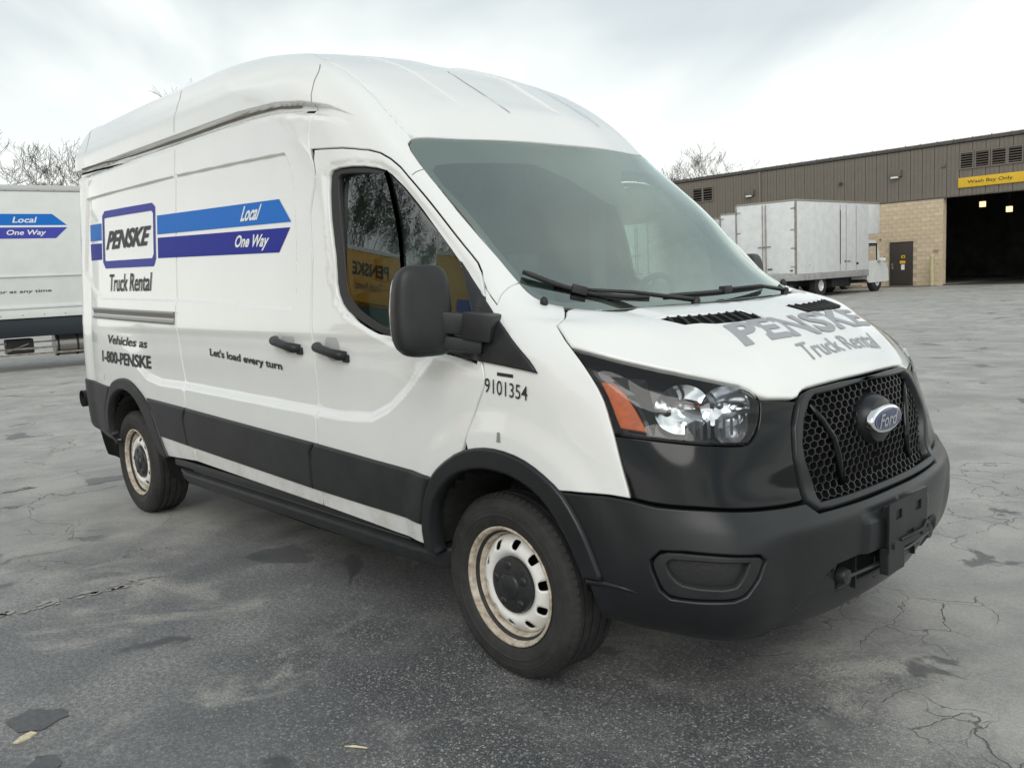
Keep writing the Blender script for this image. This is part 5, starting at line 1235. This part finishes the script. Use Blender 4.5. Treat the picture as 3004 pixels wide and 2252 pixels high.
def ltext(txt,y0,y1,z0,z1,m,shear=.25,bold=.02,parent=lt,x=.008):
    V,F=fontmesh(txt,1,shear,bold); q=fit_uv(V); mesh_ob('lettering',[(x,y0+(y1-y0)*a,z0+(z1-z0)*b) for a,b in q],F,m,parent)
ltext('Local',.17,.62,2.975,3.09,M('letter_white')); ltext('One Way',.05,.76,2.705,2.835,M('letter_white'))
ltext('1-800-222-0277 or at any time',-1.35,.74,1.57,1.65,M('letter_black'),.1,.01)
# ================================================================ building
dd=Vector((-.9966,.0822,0)); bld=empty('depot_building',(5.815,38.70,0),math.atan2(.0822,-.9966))
tag(bld,'tan block and brown metal depot building with an open dark bay and yellow sign','building')
# local: +x along the facade to the left of the photo, +y towards the camera, z up  (facade plane y=0)
mat('tan_block',(.58,.47,.33),.85,noise=.10,nscale=5,bump=.5,bscale=60); mat('tan_block2',(.62,.505,.36),.85,noise=.10,nscale=6,bump=.5,bscale=60); mat('tan_block3',(.55,.45,.325),.85,noise=.12,nscale=6,bump=.5,bscale=60)
mat('mortar',(.48,.40,.29),.9); mat('brown_metal',(.165,.143,.118),.55,noise=.08,nscale=2); mat('brown_dark',(.05,.045,.042),.6); mat('roof_trim',(.075,.068,.062),.6,noise=.4,nscale=8)
def bb(name,x0,x1,y0,y1,z0,z1,m,b=0,parent=None): return MB().box(x0,x1,y0,y1,z0,z1,b).build(name,m,parent or bld,angle=35 if b else None)
# bay opening x from 8 to 20.44 below 4.15 ; wall to the left until 62
EH=6.50
bb('block_wall',20.44,62,-.30,-.012,0,4.08,M('mortar'))
door=(21.88,23.0,2.13)
# blocks: laid courses of 0.406 x 0.203, individually for what shows
bw,bh=.410,.2035; blocks=[]
base_me={}
for mi_,mn in enumerate(('tan_block','tan_block2','tan_block3')):
    me=MB().box(0,bw-.012,0,.012,0,bh-.010,.003)
    mm=bpy.data.meshes.new('block'); mm.from_pydata([tuple(v) for v in me.v],[],me.f); mm.materials.append(M(mn)); base_me[mi_]=mm
rb_=random.Random(5); wallparent=bld.children[0]
cnt=0
for r in range(20):
    z=r*bh
    x=20.44-(bw/2 if r%2 else 0)
    while x<27.3:
        x0=max(x,20.44); w=x+bw-x0
        if w>.1 and not (z<door[2] and x0+w>door[0]+.02 and x0<door[1]-.02):
            o=bpy.data.objects.new('block',base_me[rb_.choice((0,0,1,2))]); o.location=(x0,-.012-rb_.uniform(0,.003),z+.005); o.scale=(w/bw,1,1); link(o,wallparent); cnt+=1
        x+=bw
# fillers right and left of the door where blocks were skipped
bb('wall_return',20.425,20.44,-.30,.002,0,4.08,M('tan_block2'))
bb('wall_side',8.0,8.2,-.30,0,0,4.15,M('tan_block')); bb('wall_far',5.0,8.0,-.30,0,0,4.15,M('tan_block'))
mb=MB(); mb.box(door[0]-.0,door[0]+.18,-.012,.0,0,door[2]); mb.box(door[1]-.18,door[1]+.0,-.012,.0,0,door[2]); mb.box(door[0],door[1],-.012,.0,door[2]-.0,door[2]+.09)
mb.build('door_surround',M('tan_block'),bld)
# steel door
dr=bb('steel_door',door[0]+.03,door[1]-.03,-.01,.045,.02,door[2]-.02,mat('door_brown',(.050,.040,.034),.45,noise=.1,nscale=4),.006)
bb('door_frame',door[0]-.02,door[0]+.03,-.01,.06,0,door[2]+.03,M('brown_dark')); bb('door_frame',door[1]-.03,door[1]+.02,-.01,.06,0,door[2]+.03,M('brown_dark'))
bb('door_frame',door[0]+.031,door[1]-.031,-.01,.06,door[2]-.018,door[2]+.03,M('brown_dark'))
yel=mat('sign_yellow',(.72,.45,.02),.45,noise=.05,nscale=3)
bb('warning_sticker',22.24,22.43,.045,.052,1.36,1.50,yel,0,dr); bb('warning_panel',22.28,22.37,.052,.056,1.39,1.46,M('letter_black'),0,dr)
bb('warning_sticker',22.22,22.50,.045,.052,1.10,1.24,yel,0,dr); bb('notice_paper',22.26,22.43,.045,.052,.80,1.05,M('letter_white'),0,dr)
mb=MB(); mb.box(22.83,22.93,.045,.075,1.03,1.12,.01); mb.box(22.83,22.91,.045,.07,.82,1.0,.01); mb.tube([(22.87,.07,.90),(22.87,.12,.90),(22.77,.12,.90)],.012,8); mb.build('door_lock',M('steel_dull'),dr,angle=40)
# bay: jamb, interior box
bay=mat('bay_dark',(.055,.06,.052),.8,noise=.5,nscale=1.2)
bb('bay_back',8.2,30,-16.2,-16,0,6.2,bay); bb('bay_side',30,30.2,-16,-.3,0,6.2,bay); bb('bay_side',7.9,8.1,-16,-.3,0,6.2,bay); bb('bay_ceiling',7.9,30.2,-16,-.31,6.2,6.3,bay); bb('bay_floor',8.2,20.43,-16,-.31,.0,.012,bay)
for i,(x,z) in enumerate(((20.05,3.75),(18.9,3.42),(17.8,3.15),(16.85,2.95),(15.9,2.75))):
    l_=bb('bay_lamp',x*1.0-.13,x+.13,-3.2-i*.2,-3.1-i*.2,z-.10,z+.16,mat('lamp_glow',(1,.8,.5),.5,emit=(1,.72,.40,1.15)))
    MB().tube([(x,-3.15-i*.2,z+.16),(x,-3.15-i*.2,6.2)],.012,5).build('lamp_cord',M('brown_dark'),l_)
bb('parked_machine',13.0,15.5,-9,-7,0,1.9,mat('machine_grey',(.03,.035,.035),.6),.1); bb('tool_shelf',17.6,19.6,-12,-11,0,1.6,M('machine_grey'),.05)
bb('bay_pillar',16.05,16.25,-.6,-.32,0,4.15,M('machine_grey'))
bb('bay_curb',8.2,20.43,-.28,-.05,.0,.05,M('brown_dark'))
# metal cladding panels above
bb('cladding_back',5,62,-.28,-.02,4.08,EH,M('brown_dark'))
pan=.58; x=62.0; pm=None
Vp=MB().box(.012,pan-.012,-.02,.022,4.10,EH-.05,.01).box(.19,.21,.020,.036,4.11,EH-.06).box(.38,.40,.020,.036,4.11,EH-.06)
pme=bpy.data.meshes.new('metal_panel'); pme.from_pydata([tuple(v) for v in Vp.v],[],Vp.f); pme.materials.append(M('brown_metal'))
clad=[o for o in bld.children if o.name.startswith('cladding_back')][0]
x=5.2
while x<61.5:
    o=bpy.data.objects.new('metal_panel',pme); o.location=(x,0,0); link(o,clad); x+=pan
bb('cladding_foot',5,62,-.03,.03,4.06,4.10,M('roof_trim'))
# roof edge
bb('roof_fascia',5,62,-.4,.10,EH-.02,EH+.14,M('roof_trim'),.02); mb=MB()
V=[(5,.12,EH+.142),(62,.12,EH+.142),(62,-14,EH+1.9),(5,-14,EH+1.9)]; mesh_ob('roof_sheet',V,[(0,1,2,3)],M('roof_trim'),bld)
mb=MB(); r_=random.Random(2)
for k in range(70): x=5.5+k*.8+r_.uniform(-.1,.1); mb.tube([(x,.02,EH+.13),(x,.02,EH+.18+r_.uniform(0,.03))],.02,5)
o=mb.build('roof_clip',M('roof_trim'),bld); o['kind']='stuff'
bb('down_pipe',30.55,30.66,.036,.11,0.1,EH-.05,mat('pipe_brown',(.20,.175,.15),.5))
bb('wall_corner',61.8,62,-14,-.3,0,EH,M('brown_metal'))
# louvred vents
def louvre(x0,x1,z0,z1,n=6):
    o=bb('louvre_vent',x0,x1,.022,.040,z0,z1,M('inner_black'))
    mb=MB()
    for k in range(n):
        z=z0+(z1-z0)*(k+.5)/n; mt=Matrix.Translation(((x0+x1)/2,.055,z))@Matrix.Rotation(R(28),4,'X'); mb.box(-(x1-x0)/2,(x1-x0)/2,-.035,.035,-.010,.010,0,mt)
    mb.build('louvre_slat',M('brown_metal'),o)
    mb=MB(); mb.box(x0-.06,x0,.022,.075,z0-.06,z1+.06).box(x1,x1+.06,.022,.075,z0-.06,z1+.06).box(x0,x1,.022,.075,z1,z1+.06).box(x0,x1,.022,.075,z0-.06,z0); mb.build('louvre_frame',M('brown_metal'),o)
for a,b in ((19.10,19.62),(18.40,18.95),(17.68,18.24),(17.0,17.55),(16.3,16.85)): louvre(a,b,5.32,5.98)
louvre(34.72,35.36,5.24,5.98,5); louvre(33.95,34.60,5.24,5.98,5)
# flood lights on the wall
for x,z in ((22.75,5.30),(31.3,5.24)):
    o=bb('flood_light',x-.32,x+.22,.022,.20,z-.02,z+.30,mat('lamp_case',(.13,.12,.10),.5),.02); bb('lamp_lens',x-.20,x+.16,.06,.24,z-.09,z-.01,M('letter_white'),.02,o)
bb('wall_box',20.33,20.50,.022,.09,5.46,5.60,M('lamp_case'),.01); bb('wall_bracket',25.6,25.75,.022,.12,5.2,5.35,M('brown_dark'),.01)
bb('wall_plate',20.62,20.86,0,.02,1.56,1.70,mat('plate_tan',(.33,.27,.2),.6),.004)
mb=MB(); mb.tube([(23.5,.0,2.32),(23.5,.14,2.32)],.025,8); mb.build('hose_bib',M('brown_dark'),bld)
# yellow sign
sg=bb('yellow_sign',14.6,19.72,.026,.09,4.44,4.885,yel,.01)
V,F=fontmesh('Wash Bay Only',1,0,.012); q=fit_uv(V); mesh_ob('sign_lettering',[(19.30-(19.30-17.35)*a,.094,4.56+.19*b) for a,b in q],F,M('letter_black'),sg)
# yellow post beside the wall corner
bo=empty('bollard',tuple(bld.matrix_basis@Vector((20.72,.35,0)) if False else (5.815+dd.x*20.70+.0822*-.45*-1*-1, 38.70+dd.y*20.70-.45,0)))
tag(bo,'pale yellow steel post in front of the tan wall by the bay opening','bollard')
MB().tube([(0,0,0),(0,0,1.40)],.10,16).build('post',mat('post_yellow',(.50,.45,.27),.6,noise=.15,nscale=6),bo,angle=40)
MB().lathe([(0,.05),(.06,.035),(.10,.0),(.11,-.04)][::-1],16,'z',(0,0,1.41)).build('post_cap',M('post_yellow'),bo,smooth=True)
# pavement strip along the wall
tag(mesh_ob('wall_apron',[(-45,41.6,.02),(-14.8,39.1,.02),(-14.65,40.3,.02),(-45,42.9,.02)],[(0,1,2,3)],mat('apron',(.17,.16,.145),.8,noise=.15,nscale=1.5)),kind='structure')
# ================================================================ right box trucks
def grey_truck(name,loc,label,h=3.70,W_=2.6,front=True,ladder=False,length=6.0,attic=1.0,z0=.97,cabin=True):
    t=empty(name,loc); tag(t,label,'box truck','grey box trucks parked in a row before the depot')
    def q(nm,x0,x1,y0,y1,z0,z1,m,b=.0,parent=None): return MB().box(x0,x1,y0,y1,z0,z1,b).build(nm,m,parent or t,angle=35 if b else None)
    body_=q('cargo_box',-W_,0,0,length,z0,h,M('truck_grey'),.015)
    if attic: q('attic',-W_,0,length+.004,length+attic,h-1.27,h-.004,M('truck_grey'),.015)
    q('roof_rail',-W_-.01,.012,-.01,length+attic+.01,h,h+.07,mat('rail_taupe',(.30,.28,.255),.5),.01)
    for x in (-.0,-W_+.0): q('corner_post',x-.05,x+.012,-.02,.04,z0,h,mat('rust_rail',(.24,.21,.19),.5,noise=.35,nscale=6))
    # two rear doors with hinges and lock bars
    for a,b in ((-W_/2-.01,-.06),(-W_+.06,-W_/2-.05)): 
        x0,x1=(min(a,b),max(a,b)); q('rear_door',x0,x1,-.035,-.006,z0+.05,h-.06,M('truck_grey'),.006)
    mb=MB()
    for x in (-W_/2-.10,-W_/2+.04): mb.tube([(x,-.06,z0+.02),(x,-.06,h-.05)],.018,8)
    mb.box(-W_/2-.30,-W_/2+.25,-.075,-.05,2.05,2.09).build('lock_bar',M('rust_rail'),t)
    for z in (1.25,1.95,2.65,3.45):
        for xh in (-.20,-W_+.02): q('door_hinge',xh,xh+.18,-.06,-.03,z,z+.035,M('rust_rail'))
    q('latch',-.22,-.12,-.07,-.04,1.10,1.14,M('inner_black')); q('latch',-W_/2+.12,-W_/2+.30,-.09,-.04,1.18,1.22,M('inner_black'))
    # side seams, side door
    mb=MB()
    for y in (length*.575,length*.66,length*.805): mb.box(-.004,.012,y,y+.022,z0+.03,h-.08)
    mb.build('side_seam',M('rust_rail'),t)
    mb=MB(); mb.tube([(.02,length*.575-.0,h-.3),(.02,length*.575,z0+.3)],.015,6); mb.box(.0,.03,length*.68,length*.72,1.35,1.38).box(.0,.03,length*.64,length*.655,1.35,1.40).box(.0,.03,length*.815,length*.835,1.22,1.30); mb.tube([(.012,1.0,1.28),(.02,1.0,1.28)],.02,8); mb.build('side_latch',M('inner_black'),t)
    q('skirt_rail',-W_,.008,-.02,length,z0-.25,z0-.004,mat('skirt',(.33,.33,.325),.5,noise=.2,nscale=4),.01)
    q('chassis',-W_+.8,-.8,-.1,length+1.6,.45,.70,M('under_black'))
    q('under_tank',-.75,-.2,3.2,4.6,.35,.68,M('under_black'),.05)
    mb=MB(); mb.box(-.12,.0,4.2,5.4,.30,.335).build('step_rail',M('steel_dull'),t)
    q('bumper_bar',-W_+.1,-.1,-.12,-.04,.45,.57,M('under_black'))
    for y,x in ((2.15,-.27),(2.15,-W_+.27),(7.05 if cabin else 5.0,-.25),(7.05 if cabin else 5.0,-W_+.25)):
        w=MB().lathe([(.22,-.14),(.40,-.15),(.46,-.11),(.46,.11),(.40,.15),(.22,.14)],32,'x',(x,y,.46)).build('tyre',M('tyre'),t,angle=40)
        MB().lathe([(0,.10 if y>5 else .02),(.07,.10 if y>5 else .03),(.10,.05),(.19,.04),(.225,.13)],24,'x',(x,y,.46)).build('rim',mat('rim_pale',(.62,.63,.63),.35,metal=.2),w,smooth=True)
    if cabin:
        y0=length+.05; m=M('truck_white')
        prof=[(y0,.55),(y0,2.12),(y0+.12,2.22),(y0+.75,2.20),(y0+1.02,1.95),(y0+1.22,1.32),(y0+1.75,1.20),(y0+2.02,.95),(y0+2.08,.45),(y0+1.75,.40),(y0+.2,.40)]
        # pierced cab: side skins with a window opening
        yw=[(y0+.10,1.34),(y0+1.0,1.34),(y0+.86,2.06),(y0+.10,2.06)]
        for x in (-.12,-W_+.12):
            P,T=cdt(prof,[yw,[(y0+1.35+.5*math.cos(a),.46+.52*math.sin(a)) for a in np.linspace(0,2*math.pi,20,endpoint=False) if .46+.52*math.sin(a)>.42]] if False else [yw],[])
            o=mesh_ob('cab_side',[(x,a,b) for a,b in P],[tuple(f) for f in T],m,t); md=o.modifiers.new('s','SOLIDIFY'); md.thickness=.05; md.offset=0
        n=len(prof); V=[(-.13,a,b) for a,b in prof]+[(-W_+.13,a,b) for a,b in prof]; F=[(i,i+1,n+i+1,n+i) for i in range(n-1) if i not in (4,)]
        fixn(mesh_ob('cab_shell',V,F,m,t))
        mb=MB(); mb.box(-.10,-.085,y0+.08,y0+.14,1.32,2.08).box(-.10,-.085,y0+.84,y0+.92,1.34,2.08).box(-.10,-.085,y0+.14,y0+.84,2.02,2.08); mb.build('window_frame',M('inner_black'),t)
        f=MB().lathe([(.50,-.02),(.60,.02),(.62,.10),(.56,.13)],20,'x',(-.22,y0+1.0+.0,.46),-.2,math.pi+.1).build('fender',m,t,smooth=True)
        mb=MB(); mb.box(-.05,.22,y0+1.0,y0+1.08,1.30,1.44,.03); mb.build('cab_mirror',M('letter_white'),t); MB().tube([(-.1,y0+.95,1.26),(.1,y0+1.05,1.34),(.16,y0+1.1,1.50)],.015,6).build('mirror_bracket',M('inner_black'),t)
        q('cab_seat',-W_+.3,-.3,y0+.12,y0+.5,.7,1.6,M('inner_black'),.1)
    return t
mat('truck_grey',(.5,.5,.5))
ta=grey_truck('box_truck',(-15.06,27.9,0),'plain grey box truck with white cab parked before the tan wall, nearest of the row',3.73)
tb=grey_truck('box_truck',(-17.92,30.9,0),'grey box truck of the row standing leftmost, partly hidden by the van windshield pillar',3.62,W_=2.5)
for k_,(x_,y_,h_) in enumerate(((-20.9,29.5,3.5),(-24.0,31.0,3.6),(-27.1,30.0,3.55))):
    grey_truck('box_truck',(x_,y_,0),('nearest','second','third')[k_]+' of the grey box trucks hidden behind the van windshield',h_,W_=2.5)
# ================================================================ trees
bark=mat('bark',(.15,.13,.115),.9,noise=.3,nscale=3)
def bare_tree(name,loc,h,label,seed,spread=.5,depth=6,lean=(0,0),group=None,leaf=None):
    rng=random.Random(seed); root=empty(name,loc); tag(root,label,'tree',group)
    segs=[]
    def grow(p,d,L,r,k):
        n=3; P=[p]; rr=[r]
        for i in range(n):
            d=(d+Vector((rng.gauss(0,.09),rng.gauss(0,.09),rng.gauss(0,.05)+.03))).normalized(); p=p+d*L/n; P.append(p); rr.append(r*(1-.38*(i+1)/n))
        segs.append((k,P,rr))
        if k>=depth: return
        m=rng.choice((2,3,3)) if k>0 else 4
        for i in range(m):
            a=rng.uniform(0,2*math.pi); s=spread*rng.uniform(.6,1.35); ax=Vector((math.cos(a),math.sin(a),0)); ax=(ax-d*ax.dot(d)).normalized()
            nd=(d*math.cos(s)+ax*math.sin(s)+Vector((0,0,.10))).normalized(); q=P[-1] if i<2 or k==0 else P[2]
            grow(q,nd,L*rng.uniform(.62,.84),rr[-1]*rng.uniform(.62,.8),k+1)
    grow(Vector((0,0,-.1)),Vector((lean[0],lean[1],1)).normalized(),h*.27,h*.018,0)
    t_=MB();c=MB()
    for k,P,rr in segs: (t_ if k<2 else c).tube(P,[max(x,.008) for x in rr],5 if k<3 else 3,cap=False)
    t_.build('trunk',bark,root,smooth=True); c.build('crown',bark,root,smooth=True)
    if leaf:
        V=[];F=[]
        for k,P,rr in segs:
            if k<depth-2: continue
            for _ in range(leaf[0]):
                c0=P[rng.randrange(4)]+Vector((rng.gauss(0,.18),rng.gauss(0,.18),rng.gauss(0,.18))); u=Vector((rng.gauss(0,1),rng.gauss(0,1),rng.gauss(0,1))).normalized()*leaf[1]; w=u.orthogonal().normalized()*leaf[1]*.5
                n=len(V); V+=[c0-u,c0+w,c0+u,c0-w]; F.append((n,n+1,n+2,n+3))
        mesh_ob('foliage',V,F,leaf[2],root)
    return root
lf=mat('leaf_dark',(.035,.06,.03),.6,noise=.4,nscale=2)
# behind the left truck
for i,(x,y,h,sd__,lb) in enumerate([(-52,8.5,11.6,1,'bare tree rising over the left box truck, at the photo edge'),(-50,12.5,11.2,2,'bare tree over the left box truck, second from the photo edge'),(-54,16.5,10.8,5,'bare twiggy tree top just left of the white van roof'),(-52,20.5,10.5,9,'low bare tree hidden mostly behind the van rear')]):
    bare_tree('bare_tree',(x,y,0),h,lb,sd__,.55,7,group='bare trees beyond the left box truck')
bare_tree('bare_tree',(-44,23.5,0),15.6,'tall bare tree whose topmost twigs peep over the van roof',11,.42,7)
for i,(x,y,h,sd__,lb) in enumerate([(-42.5,53.5,10.6,21,'bare tree behind the depot roof beside the van windshield, left one'),(-38.0,55.0,10.6,22,'bare tree behind the depot roof, right one of three'),(-41.0,57.5,10.9,23,'thin bare tree between two others behind the depot roof')]):
    bare_tree('bare_tree',(x,y,0),h,lb,sd__,.6,7,group='bare trees behind the depot roof')
# ================================================================ yellow trucks reflected in the side window
mat('truck_yellow',(.62,.33,.02),.4,coat=.3,noise=.05,nscale=3)
def yellow_truck(loc,rz,label):
    t=empty('box_truck',loc,rz); tag(t,label,'box truck','yellow box trucks mirrored in the van window')
    MB().box(-1.2,1.2,-6.0,0,1.05,3.55,.02).build('cargo_box',M('truck_yellow'),t,angle=35)
    MB().box(-1.2,1.2,.004,1.0,2.35,3.55,.02).build('attic',M('truck_yellow'),t,angle=35)
    MB().box(-1.21,1.21,-6.01,1.01,3.552,3.66,.02).build('roof_rail',M('truck_white'),t,angle=35)
    cab=cab_body(t,.05,M('truck_yellow'),-1.05,1.05)
    V,F=fontmesh('PENSKE',1,.2,.035); q=fit_uv(V); mesh_ob('lettering',[(.80-1.6*a,1.008,2.98+.32*b) for a,b in q],F,M('letter_black'),t)
    V,F=fontmesh('Truck Rental',1,.1,.01); q=fit_uv(V); mesh_ob('lettering',[(.55-1.1*a,1.008,2.66+.18*b) for a,b in q],F,M('letter_black'),t)
    for s in (1,-1):
        L=[(-5.2,2.55),(-.6,2.55),(-.3,2.3),(-.6,2.05),(-5.2,2.05)]
        fixn(mesh_ob('stripe',[(s*1.206,a,b) for a,b in L],[tuple(range(5))],M('blue_deep'),t))
    MB().box(-.9,.9,-5.9,2.2,.6,.95).build('chassis',M('under_black'),t)
    for y in (-4.0,1.85):
        for x in (-.98,.98):
            w=MB().lathe([(.22,-.13),(.42,-.13),(.48,-.10),(.48,.10),(.42,.13),(.22,.13)],28,'x',(x,y,.48)).build('tyre',M('tyre'),t,angle=40)
            MB().lathe([(0,.03),(.2,.05),(.225,.12)],20,'x',(x,y,.48)).build('rim',M('rim_pale'),w,smooth=True)
    return t
yellow_truck((-8.9,-7.5,0),R(-50),'yellow box truck mirrored in the van side window, left one with its front showing')
yellow_truck((-1.1,-11.75,0),R(-120),'yellow box truck mirrored in the van side window, right one with blue stripe')
for i,(x,y,h,s_) in enumerate([(-17,-13,11.5,31),(-24,-22,14,32),(-9,-18,11,33)]):
    bare_tree('evergreen_tree',(x,y,0),h,['dark leafy tree mirrored at upper left of the van side window','leafy tree mirrored in the van side window, farther left','leafy tree mirrored at upper right of the van side window'][i],s_,.55,6,group='trees mirrored in the van window',leaf=(9,.075,lf))
